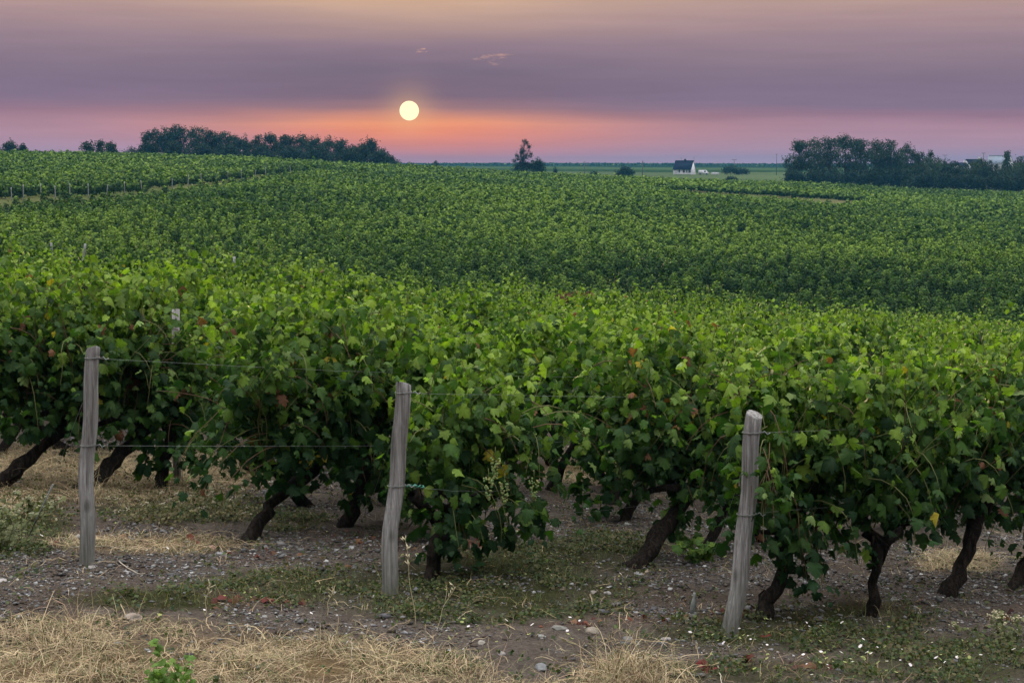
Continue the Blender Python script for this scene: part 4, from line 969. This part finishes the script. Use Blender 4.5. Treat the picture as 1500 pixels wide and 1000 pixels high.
# white van and a low wall by the house
def van():
    d = 632; px = 1029; x = (px - 750) / FPX * d; r = empty('white_van', (x, d, gh(x, d)), R(-12), label='tiny white van parked beside the right end of the white house', cat='van')
    b = MB(); prof = [(-2.0, .35), (2.0, .35), (2.1, .9), (1.5, 1.15), (1.0, 1.85), (-1.95, 1.9), (-2.05, .9)]
    n = len(prof); V = [(a, -.85, c) for a, c in prof] + [(a, .85, c) for a, c in prof]
    b.add(V, [[i, (i + 1) % n, n + (i + 1) % n, n + i] for i in range(n)], [[0, i + 1, i] for i in range(1, n - 1)] + [[n, n + i, n + i + 1] for i in range(1, n - 1)]); b.build('body', M_WHITE, r)
    for wx in (-1.25, 1.3):
        for wy in (-.82, .82): w_ = MB(); w_.tube([(wx, wy - .1, .33), (wx, wy + .1, .33)], .33, 12); w_.build('wheel', M_GLASS, r)
    g_ = MB(); g_.box((.65, -.86, 1.4), (.8, .03, .5)); g_.build('side_window', M_GLASS, r)
van()
d = 640; x = (1046 - 750) / FPX * d
mb = MB(); mb.box((0, 0, .35), (3.2, .3, 1.1)); mb.box((0, 0, .93), (3.3, .4, .08)); o = mb.build('low_wall', M_WHITE); o.location = (x, d, gh(x, d)); tag(o, 'short low white wall in the field right of the van', 'wall')
d = 645; x = (1066 - 750) / FPX * d

# far ridge planted with a dark strip of vines or hedge
def ridge():
    rr = np.random.default_rng(8); n = 26000
    t = rr.uniform(-.40, .40, n); y = rr.uniform(1330, 1520, n); x = t * y; z = ground_h(x, y) + rr.uniform(.1, 1.5, n)
    pos = np.stack([x, y, z], 1); nr = rr.normal(0, 1, (n, 3)) + np.array([0, -.6, .6]); tp = rr.normal(0, 1, (n, 3))
    c = leaf_cols(n, np.full(n, .3), rr, -.2, 0, 0)
    V, F, C = leaf_set(pos, nr, tp, rr.uniform(1.0, 2.0, n), c, 3, rr, .3)
    tag(link('far_vines', mesh_np('far_vines', V, F, C, False, M_TREE)), 'dark green band of vines along the far horizon ridge', 'vineyard', None, 'stuff')
ridge()

# ------------------------------------------------------------------ ground cover in the foreground
def scatter(n, zones, seed, lo=.0, power=1.0, nscale=2.2, fallback=0.0, x=(-4.4, 4.8), y=(5.6, 15.5), gate=.40):
    rr = np.random.default_rng(seed); X = rr.uniform(*x, n); Y = rr.uniform(*y, n); Z = ground_h(X, Y)
    px, py = project(X, Y, Z); w = ell(px, py, zones) if zones else np.ones(n)
    nz = fbm(X * nscale, Y * nscale, seed, 4); pr = np.maximum(w ** power * np.clip((nz - gate) * 5, 0, 1), fallback * np.clip((nz - .45) * 4, 0, 1))
    m = (rr.random(n) < pr) & (px > -60) & (px < 1560) & (py < 1130); return X[m], Y[m], Z[m], rr
def blades(X, Y, Z, rr, hmin, hmax, lay, width, cols, seg=4):
    n = len(X); L = rr.uniform(hmin, hmax, n); th = rr.uniform(0, 6.28, n); d = np.stack([np.cos(th), np.sin(th)], 1)
    el0 = np.clip(rr.normal(1.25 - lay, .35, n), .02, 1.5); bend = rr.uniform(.2, 1.2, n)
    P_ = np.stack([X, Y, Z], 1); pts = [P_]; ang = el0.copy()
    for i in range(seg):
        stp = L / seg; q = pts[-1] + np.stack([d[:, 0] * np.cos(ang) * stp, d[:, 1] * np.cos(ang) * stp, np.sin(ang) * stp], 1)
        q[:, 2] = np.maximum(q[:, 2], Z + .004 + rr.uniform(0, .02, n)); pts.append(q); ang = ang - bend * (.25 + .25 * i)
        th = th + rr.normal(0, .2, n); d = np.stack([np.cos(th), np.sin(th)], 1)
    sd = np.stack([-np.sin(th), np.cos(th), rr.normal(0, .4, n)], 1)
    V = []; w = width * rr.uniform(.6, 1.4, n)
    for i, q in enumerate(pts):
        ww = (w * (1 - .75 * i / seg))[:, None]; V += [q - sd * ww, q + sd * ww]
    V = np.stack(V, 1).reshape(-1, 3); m = 2 * (seg + 1)
    f = np.array([[2 * i, 2 * i + 1, 2 * i + 3, 2 * i + 2] for i in range(seg)]); F = (f[None] + (np.arange(n) * m)[:, None, None]).reshape(-1, 4)
    cols = np.array(cols); c = cols[rr.integers(0, len(cols), n)] * rr.uniform(.7, 1.25, (n, 1)); return V, F, np.repeat(c, m, 0)
STRAW = [(.42, .33, .20), (.31, .235, .145), (.50, .41, .28), (.17, .13, .085), (.19, .19, .09), (.33, .22, .15), (.12, .13, .06)]
X, Y, Z, rr = scatter(420000, Z_DRY, 91, power=.8, nscale=3.5, fallback=.05, gate=.27)
near_ = Y < 9.0
V1, F1, C1 = blades(X, Y, Z, rr, .04, .17, 1.0, .0012, STRAW)
q = rr.random(len(X)) < .05
V2, F2, C2 = blades(X[q], Y[q], Z[q] + .02, rr, .18, .42, 1.25, .0016, [(.40, .32, .20), (.34, .26, .15), (.20, .15, .09)], 6)
F2 = F2 + len(V1); V1 = np.vstack([V1, V2]); F1 = np.vstack([F1, F2]); C1 = np.vstack([C1, C2])
tag(link('dry_grass', mesh_np('dry_grass', V1, F1, C1, False, M_STRAW)), 'pale dry grass and straw lying over the foreground bank and under the left vines', 'dry grass', None, 'stuff')
X, Y, Z, rr = scatter(200000, Z_GREEN, 92, power=.8, nscale=4.5, fallback=.07, gate=.45)
n = len(X); k = 3
Xr = np.repeat(X, k) + rr.normal(0, .012, n * k); Yr = np.repeat(Y, k) + rr.normal(0, .012, n * k); Zr = np.repeat(Z, k) + np.abs(rr.normal(0, .022, n * k)) + .004
pos = np.stack([Xr, Yr, Zr], 1); nr = rr.normal(0, .6, (n * k, 3)) + np.array([0, -.2, 1]); tp = rr.normal(0, 1, (n * k, 3))
wc = np.array([(.040, .062, .024), (.06, .085, .03), (.075, .075, .035), (.09, .075, .04), (.035, .055, .03)]); c = wc[rr.integers(0, 5, n * k)] * rr.uniform(.7, 1.4, (n * k, 1))
V, F, C = leaf_set(pos, nr, tp, rr.uniform(.010, .024, n * k), c, 3, rr, .6)
tag(link('ground_weeds', mesh_np('ground_weeds', V, F, C, False, M_WEED)), 'low mat of dark green weeds spreading round the post feet', 'weeds', None, 'stuff')
X, Y, Z, rr = scatter(50000, Z_GREEN + [(60, 980, 220, 40), (250, 985, 160, 20)], 93, power=1, nscale=3.0, fallback=.03)
V, F, C = blades(X, Y, Z, rr, .03, .12, .25, .0016, [(.06, .09, .03), (.10, .12, .04), (.20, .18, .08), (.05, .07, .03)], 3)
tag(link('green_grass', mesh_np('green_grass', V, F, C, False, M_WEED)), 'short green grass blades among the weeds', 'grass', None, 'stuff')
X, Y, Z, rr = scatter(90000, [(200, 735, 150, 38), (300, 770, 90, 22), (60, 740, 80, 50), (880, 685, 80, 26), (430, 850, 70, 14), (1210, 905, 80, 20)], 97, power=1, nscale=4.0, gate=.42)
n = len(X); hh = rr.beta(1.2, 2.4, n) * .15 * (.5 + fbm(X * 5, Y * 5, 71))
pos = np.stack([X, Y, Z + hh], 1); nr = rr.normal(0, .8, (n, 3)) + np.array([0, -.3, .7]); tp = rr.normal(0, 1, (n, 3))
wc = np.array([(.10, .075, .04), (.13, .10, .055), (.07, .075, .03), (.05, .07, .028), (.16, .12, .075), (.30, .27, .22)]); c = wc[rr.choice(6, n, p=[.25, .2, .2, .2, .1, .05])] * rr.uniform(.6, 1.3, (n, 1))
V, F, C = leaf_set(pos, nr, tp, rr.uniform(.007, .02, n), c, 3, rr, .6)
tag(link('dry_weeds', mesh_np('dry_weeds', V, F, C, False, M_WEED)), 'tangle of dried brown and olive weeds behind the left post', 'weeds', None, 'stuff')
# gravel
def rocks(X, Y, Z, rr, s, cols):
    n = len(X); base = np.array([(1, 0, 0), (-.5, .87, 0), (-.5, -.87, 0), (.45, .5, .6), (-.6, .1, .55), (.3, -.6, .5), (0, 0, -.6)])
    f = np.array([(3, 4, 5), (0, 3, 5), (0, 1, 3), (1, 4, 3), (1, 2, 4), (2, 5, 4), (2, 0, 5), (0, 6, 1), (1, 6, 2), (2, 6, 0)])
    V = base[None] * (1 + rr.normal(0, .28, (n, 7, 1))) + rr.normal(0, .12, (n, 7, 3)); V *= rr.uniform(.6, 1.35, (n, 1, 3)) * s[:, None, None]; V[..., 2] *= .75
    th = rr.uniform(0, 6.28, n)[:, None]; x_, y_ = V[..., 0].copy(), V[..., 1].copy(); V[..., 0] = x_ * np.cos(th) - y_ * np.sin(th); V[..., 1] = x_ * np.sin(th) + y_ * np.cos(th)
    V += np.stack([X, Y, Z + s * .12], 1)[:, None]; F = (f[None] + (np.arange(n) * 7)[:, None, None]).reshape(-1, 3)
    cols = np.array(cols); c = cols[rr.integers(0, len(cols), n)] * rr.uniform(.65, 1.3, (n, 1)); return V.reshape(-1, 3), F, np.repeat(c, 7, 0)
GC = [(.12, .122, .13), (.17, .172, .182), (.08, .078, .082), (.10, .085, .075), (.13, .11, .095), (.055, .052, .055), (.09, .07, .06), (.12, .12, .135), (.30, .305, .32)]
X, Y, Z, rr = scatter(330000, None, 94, nscale=1.6)
px_, py_ = project(X, Y, Z); kk = rr.random(len(X)) < (1 - .8 * np.maximum(ell(px_, py_, Z_DRY), .8 * ell(px_, py_, Z_GREEN))); X, Y, Z = X[kk], Y[kk], Z[kk]
s = np.exp(rr.normal(math.log(.0056), .55, len(X))).clip(.002, .03)
V, F, C = rocks(X, Y, Z, rr, s, GC)
tag(link('gravel', mesh_np('gravel', V, F, C, False, M_STONE)), 'loose grey and white gravel chips over the bare soil between the vines', 'gravel', None, 'stuff')
# fallen leaves
X, Y, Z, rr = scatter(60000, Z_RED, 95, power=1, nscale=4, fallback=.006)
kk = rr.random(len(X)) < .22; X, Y, Z = X[kk], Y[kk], Z[kk]; n = len(X)
pos = np.stack([X, Y, Z + rr.uniform(.006, .03, n)], 1); nr = rr.normal(0, .45, (n, 3)) + np.array([0, 0, 1]); tp = rr.normal(0, 1, (n, 3)); 
lc = np.array([(.11, .022, .02), (.08, .022, .02), (.14, .045, .03), (.15, .08, .05), (.06, .026, .024)]); c = lc[rr.integers(0, 5, n)] * rr.uniform(.7, 1.3, (n, 1))
V, F, C = leaf_set(pos, nr, tp, rr.uniform(.022, .055, n), c, 1, rr, 1.5)
tag(link('fallen_leaves', mesh_np('fallen_leaves', V, F, C, False, M_WEED)), 'red brown fallen vine leaves in drifts on the soil', 'fallen leaves', None, 'stuff')
# bindweed flowers
rr = np.random.default_rng(96); fl = []
for (cx, cy, rx, ry, k) in ((1240, 975, 130, 26, 46), (1060, 950, 90, 26, 16), (1400, 970, 100, 26, 16), (1200, 925, 110, 26, 12), (760, 935, 160, 26, 26), (720, 850, 220, 40, 22), (330, 885, 180, 30, 14), (920, 860, 90, 30, 10), (600, 790, 200, 40, 8), (200, 800, 180, 60, 10), (1300, 780, 160, 60, 8)):
    for _ in range(k):
        x, y = at(cx + rr.normal(0, .5) * rx, cy + rr.normal(0, .5) * ry); fl.append((x, y))
fl = np.array(fl); X, Y = fl.T; Z = ground_h(X, Y); n = len(X); m = 11
a_ = np.arange(10) / 10 * 2 * math.pi; tm = np.vstack([[0, 0, 0], np.stack([np.cos(a_), np.sin(a_), .35 + .08 * np.cos(5 * a_)], 1)])
sc = rr.uniform(.005, .0105, n); V = tm[None] * sc[:, None, None]
tx, ty_ = rr.normal(0, .5, n), rr.normal(-.35, .4, n); V[..., 2] += V[..., 0] * tx[:, None] + V[..., 1] * ty_[:, None]
V += np.stack([X, Y, Z + rr.uniform(.025, .06, n)], 1)[:, None]
k_ = np.arange(1, 11); tri = np.stack([np.zeros(10, int), k_, np.roll(k_, -1)], 1); F = (tri[None] + (np.arange(n) * m)[:, None, None]).reshape(-1, 3)
tag(link('bindweed_flowers', mesh_np('bindweed_flowers', V.reshape(-1, 3), F, np.tile((.74, .70, .80), (n * m, 1)), False, M_WEED)), 'tiny white bindweed flowers dotted over the weeds', 'flowers', None, 'stuff')
# single stones one can tell apart
import bmesh
def stone(px, py, s, col, label, seed, sq=.6):
    s *= .78; col = tuple(c * .85 for c in col)
    x, y = at(px, py); bm = bmesh.new(); bmesh.ops.create_icosphere(bm, subdivisions=3, radius=1); rr = np.random.default_rng(seed)
    pl = rr.normal(0, 1, (9, 3)); pl /= np.linalg.norm(pl, axis=1)[:, None]; off = rr.uniform(.62, .9, 9)
    for v in bm.verts:
        p = np.array(v.co)
        for q, o_ in zip(pl, off):
            e = p @ q
            if e > o_: p = p - q * (e - o_)
        p += rr.normal(0, .015, 3); v.co = p * np.array([s * 1.25, s, s * sq])
    me = bpy.data.meshes.new('stone'); bm.to_mesh(me); bm.free(); a = me.color_attributes.new('tint', 'FLOAT_COLOR', 'POINT')
    a.data.foreach_set('color', np.tile((*col, 1), len(me.vertices)).astype(np.float32)); o = link('stone', me, M_STONE); o.location = (x, y, gh(x, y) + s * sq * .25); o.rotation_euler = (0, 0, rr.uniform(0, 6)); tag(o, label, 'stone', 'loose stones in the foreground')
for i, a_ in enumerate([(3, 858, .035, (.38, .36, .37), 'white stone at the left edge below the weeds'), (322, 812, .035, (.30, .30, .33), 'grey stone left of the low leaning trunk'), (312, 803, .04, (.42, .27, .22), 'flat pinkish stone beside the low leaning trunk'), (370, 806, .022, (.38, .34, .30), 'small tan stone at the foot of the low leaning trunk'),
                      (195, 910, .055, (.27, .23, .21), 'flat brown stone in the bare patch above the straw'), (135, 830, .03, (.34, .32, .32), 'pale stone just right of the left post foot'), (820, 922, .045, (.22, .22, .21), 'grey boulder in the soil right of centre'), (868, 925, .05, (.26, .23, .2), 'brown boulder beside the red leaf drift'),
                      (935, 840, .04, (.24, .24, .25), 'grey stone below the thick leaning trunk'), (948, 834, .022, (.40, .32, .25), 'tan pebble below the thick leaning trunk'), (793, 983, .045, (.20, .21, .23), 'pale grey rock at the bottom above the dry tuft'), (920, 942, .035, (.15, .15, .16), 'dark stone near the right of the gravel patch'),
                      (975, 940, .04, (.28, .26, .26), 'mauve grey stone in the gravel left of the right post'), (870, 868, .03, (.24, .22, .20), 'light stone at the edge of the weeds'), (890, 868, .028, (.36, .35, .36), 'whitish stone beside the light stone'), (705, 945, .03, (.30, .28, .26), 'rounded stone low in the gravel near the centre'), (735, 960, .026, (.26, .25, .26), 'pale stone between the straw and gravel')]):
    stone(*a_, seed=i + 3)
# tall dry stalks
def stalk(px, py, h, lean, label, heads=12, seed=0):
    x, y = at(px, py); rr = np.random.default_rng(seed); mb = MB(); t = np.linspace(0, 1, 12)
    p = np.stack([lean * t ** 1.3 + .006 * np.sin(t * 9), .02 * t, h * t], 1); mb.tube(p, np.linspace(.0022, .001, 12), 5, 0, 0, (.42, .36, .22))
    for i in range(heads):
        q = p[-1 - i % 4] + rr.normal(0, .004, 3); e = q + np.array([rr.normal(0, .012), rr.normal(0, .01), rr.uniform(.01, .03)]); mb.tube([q, (q + e) / 2, e], [.001, .003, .001], 4, 0, 0, (.5, .45, .32))
    o = mb.build('dry_stalk', M_STRAW, None, True, True); o.location = (x, y, gh(x, y)); tag(o, label, 'dry stalk', 'tall dry grass stalks')
stalk(608, 918, .46, -.05, 'tall pale dry stalk in front of the middle post', 18, 1)
stalk(640, 915, .22, .09, 'short dry stalk leaning right of the tall stalk', 6, 2)
stalk(300, 905, .16, .02, 'thin dry stalk in the straw near the red leaves', 6, 3)
stalk(478, 900, .14, .03, 'thin dry stalk left of the middle post', 5, 4)
# straw tufts
def tuft(px, py, n_, hmin, hmax, label, seed, lay=.25, spread=.05, cols=STRAW, w=.0015):
    x, y = at(px, py); rr = np.random.default_rng(seed); X = rr.normal(0, spread, n_); Y = rr.normal(0, spread, n_); V, F, C = blades(X, Y, X * 0, rr, hmin, hmax, lay, w, cols)
    o = link('grass_tuft', mesh_np('grass_tuft', V, F, C, False, M_STRAW)); o.location = (x, y, gh(x, y)); tag(o, label, 'grass tuft', 'dry grass tufts')
tuft(925, 1000, 320, .12, .34, 'tall yellow dry grass tuft at the bottom right of centre', 1, .3, .10)
tuft(690, 1000, 160, .08, .2, 'low yellow grass tuft at the bottom centre', 2, .3, .09)
tuft(465, 958, 160, .08, .2, 'dark straw tuft above the bottom left straw', 3, .35, .08)
tuft(1398, 828, 220, .12, .32, 'spread of pale straw on the bare soil behind the right trunks', 4, .95, .09)
tuft(135, 735, 120, .12, .32, 'drooping dry grass at the foot of the gnarled trunk behind the left post', 5, .3, .05)
tuft(75, 940, 200, .1, .25, 'standing dry grass near the bottom left corner', 6, .3, .14)
# leafy weeds
def herb(px, py, h, n_, label, seed, cols, ls=.03, spread=.12, name='wild_weed', lodl=1, flowers=None):
    x, y = at(px, py); rr = np.random.default_rng(seed); root = empty(name, (x, y, gh(x, y)), 0, label=label, cat='weed'); st = MB(); P_ = []; Ft = []
    for i in range(n_):
        d = np.array([rr.normal(0, spread), rr.normal(0, spread), h * rr.uniform(.6, 1.1)]); b = d * np.array([.25, .25, 0]); pts = [b + (d - b) * f + np.array([0, 0, 0]) + rr.normal(0, .005, 3) for f in np.linspace(0, 1, 7)]
        st.tube(pts, np.linspace(.0025, .001, 7), 4, 0, 0, tuple(np.array(cols[0]) * 1.1)); P_ += [pts[k_] + rr.normal(0, .012, 3) for k_ in range(1, 7) for _ in range(3)]; Ft.append(pts[-1])
    P_ = np.array(P_); P_[:, 2] = P_[:, 2].clip(.01); n = len(P_); c = np.array(cols)[rr.integers(0, len(cols), n)] * rr.uniform(.8, 1.2, (n, 1)); nr = rr.normal(0, .5, (n, 3)) + np.array([0, -.4, .8]); tp = rr.normal(0, 1, (n, 3)) * [1, 1, .4]
    V, F, C = leaf_set(P_, nr, tp, ls * rr.uniform(.6, 1.3, n), c, lodl, rr, .6); link('leaves', mesh_np('leaves', V, F, C, True, M_WEED), None, root); st.build('stems', M_STEM, root, True, True)
    if flowers:
        fb = MB()
        for p in Ft:
            for _ in range(9): q = p + rr.normal(0, .012, 3) * [1, 1, .4]; fb.box(q, (.007, .007, .004), rr.uniform(0, 3), flowers)
        fb.build('flower_head', M_STRAW, root, cols=True)
GRN = [(.10, .19, .04), (.14, .24, .05), (.08, .15, .03)]; GRY = [(.12, .14, .07), (.16, .17, .09), (.09, .11, .05)]
herb(262, 1025, .22, 3, 'bright green leafy sprig growing up through the bottom left straw', 1, GRN, .028, .07)
herb(225, 1025, .15, 3, 'smaller green sprig left of the bright leafy sprig', 2, GRN, .03, .07)
herb(8, 805, .28, 9, 'tall grey green weed with pale flower heads at the left edge', 3, GRY, .03, .13, flowers=(.40, .40, .28))
herb(45, 765, .18, 8, 'grey green weed behind the one at the left edge', 4, GRY, .03, .12, flowers=(.40, .40, .28))
herb(230, 765, .20, 18, 'dried brownish weed under the wire gap', 5, [(.16, .14, .08), (.12, .12, .06)], .022, .20, flowers=(.42, .38, .30))
herb(330, 757, .18, 14, 'dried brownish weed left of the low leaning trunk', 6, [(.16, .14, .08), (.10, .11, .06)], .022, .18, flowers=(.42, .38, .30))
herb(865, 690, .30, 20, 'pale dry weed clump on the pebbles seen through the vine gap', 7, [(.22, .20, .12), (.16, .17, .09)], .03, .25, flowers=(.45, .42, .34))
herb(1035, 822, .20, 5, 'fresh yellow green vine sucker at the left of the right post', 8, [(.06, .12, .03), (.11, .18, .035)], .055, .12, name='vine_sucker', lodl=0)
herb(1478, 940, .16, 12, 'pale weed at the right edge below the dead red leaf', 9, GRY, .022, .12, flowers=(.5, .46, .32))
herb(1043, 982, .05, 1, 'small dead sprig with red leaves at the bottom right', 10, [(.13, .02, .02), (.09, .02, .018)], .035, .03, name='dead_sprig')
# pale root lying at the bottom
def twig(px0, py0, px1, py1, r, label, seed):
    a = at(px0, py0); b = at(px1, py1); rr = np.random.default_rng(seed); t = np.linspace(0, 1, 9); x = a[0] + (b[0] - a[0]) * t + np.cumsum(rr.normal(0, .006, 9)); y = a[1] + (b[1] - a[1]) * t + np.cumsum(rr.normal(0, .006, 9))
    z = ground_h(x, y) + .012; P_ = np.stack([x, y, z], 1); mb = MB(); mb.tube(P_ - P_[0], np.linspace(r, r * .5, 9), 6, .1, seed, (.40, .36, .30)); o = mb.build('dry_twig', M_STRAW, None, True, True); o.location = P_[0]; tag(o, label, 'twig', 'dry twigs on the ground')
twig(1050, 978, 1055, 1004, .004, 'pale bare root lying at the bottom below the red sprig', 1)
twig(30, 880, 42, 985, .003, 'thin pale twig curling on the straw at bottom left', 2) if False else None
twig(512, 935, 524, 975, .0028, 'curly pale twig on the straw left of the bottom centre', 3)
twig(420, 955, 560, 962, .003, 'long dry stem lying across the straw at the bottom', 4)
twig(175, 825, 215, 845, .004, 'dark short stick beside the foot of the left post', 5)
twig(100, 805, 235, 800, .003, 'long straw stem lying behind the left post foot', 6)

# ------------------------------------------------------------------ sun and haze
bm = bmesh.new(); bmesh.ops.create_uvsphere(bm, u_segments=48, v_segments=24, radius=9000 * 14.0 / FPX)
me = bpy.data.meshes.new('sun'); bm.to_mesh(me); bm.free()
for p in me.polygons: p.use_smooth = True
m = bpy.data.materials.new('sun_surface'); m.use_nodes = True; t = m.node_tree; t.nodes.clear(); e = t.nodes.new('ShaderNodeEmission'); e.inputs[0].default_value = (1.0, .90, .52, 1); e.inputs[1].default_value = 1.35
o_ = t.nodes.new('ShaderNodeOutputMaterial'); t.links.new(e.outputs[0], o_.inputs[0]); m.cycles.emission_sampling = 'NONE'
o = link('sun', me, m); o.location = sun_dir * 9000; tag(o, 'pale yellow setting sun disc low in the orange band of sky', 'sun')
mb = MB(); mb.box((0, 1330, -3), (7000, 2760, 34))
m = bpy.data.materials.new('haze'); m.use_nodes = True; t = m.node_tree; t.nodes.clear(); pv = t.nodes.new('ShaderNodeVolumePrincipled')
HAZE = 0.00027
pv.inputs['Color'].default_value = (.05, .24, .50, 1); pv.inputs['Density'].default_value = HAZE; pv.inputs['Anisotropy'].default_value = .2
o_ = t.nodes.new('ShaderNodeOutputMaterial'); t.links.new(pv.outputs[0], o_.inputs['Volume'])
tag(mb.build('haze', m), 'thin blue evening haze over the whole valley', 'haze', None, 'stuff')
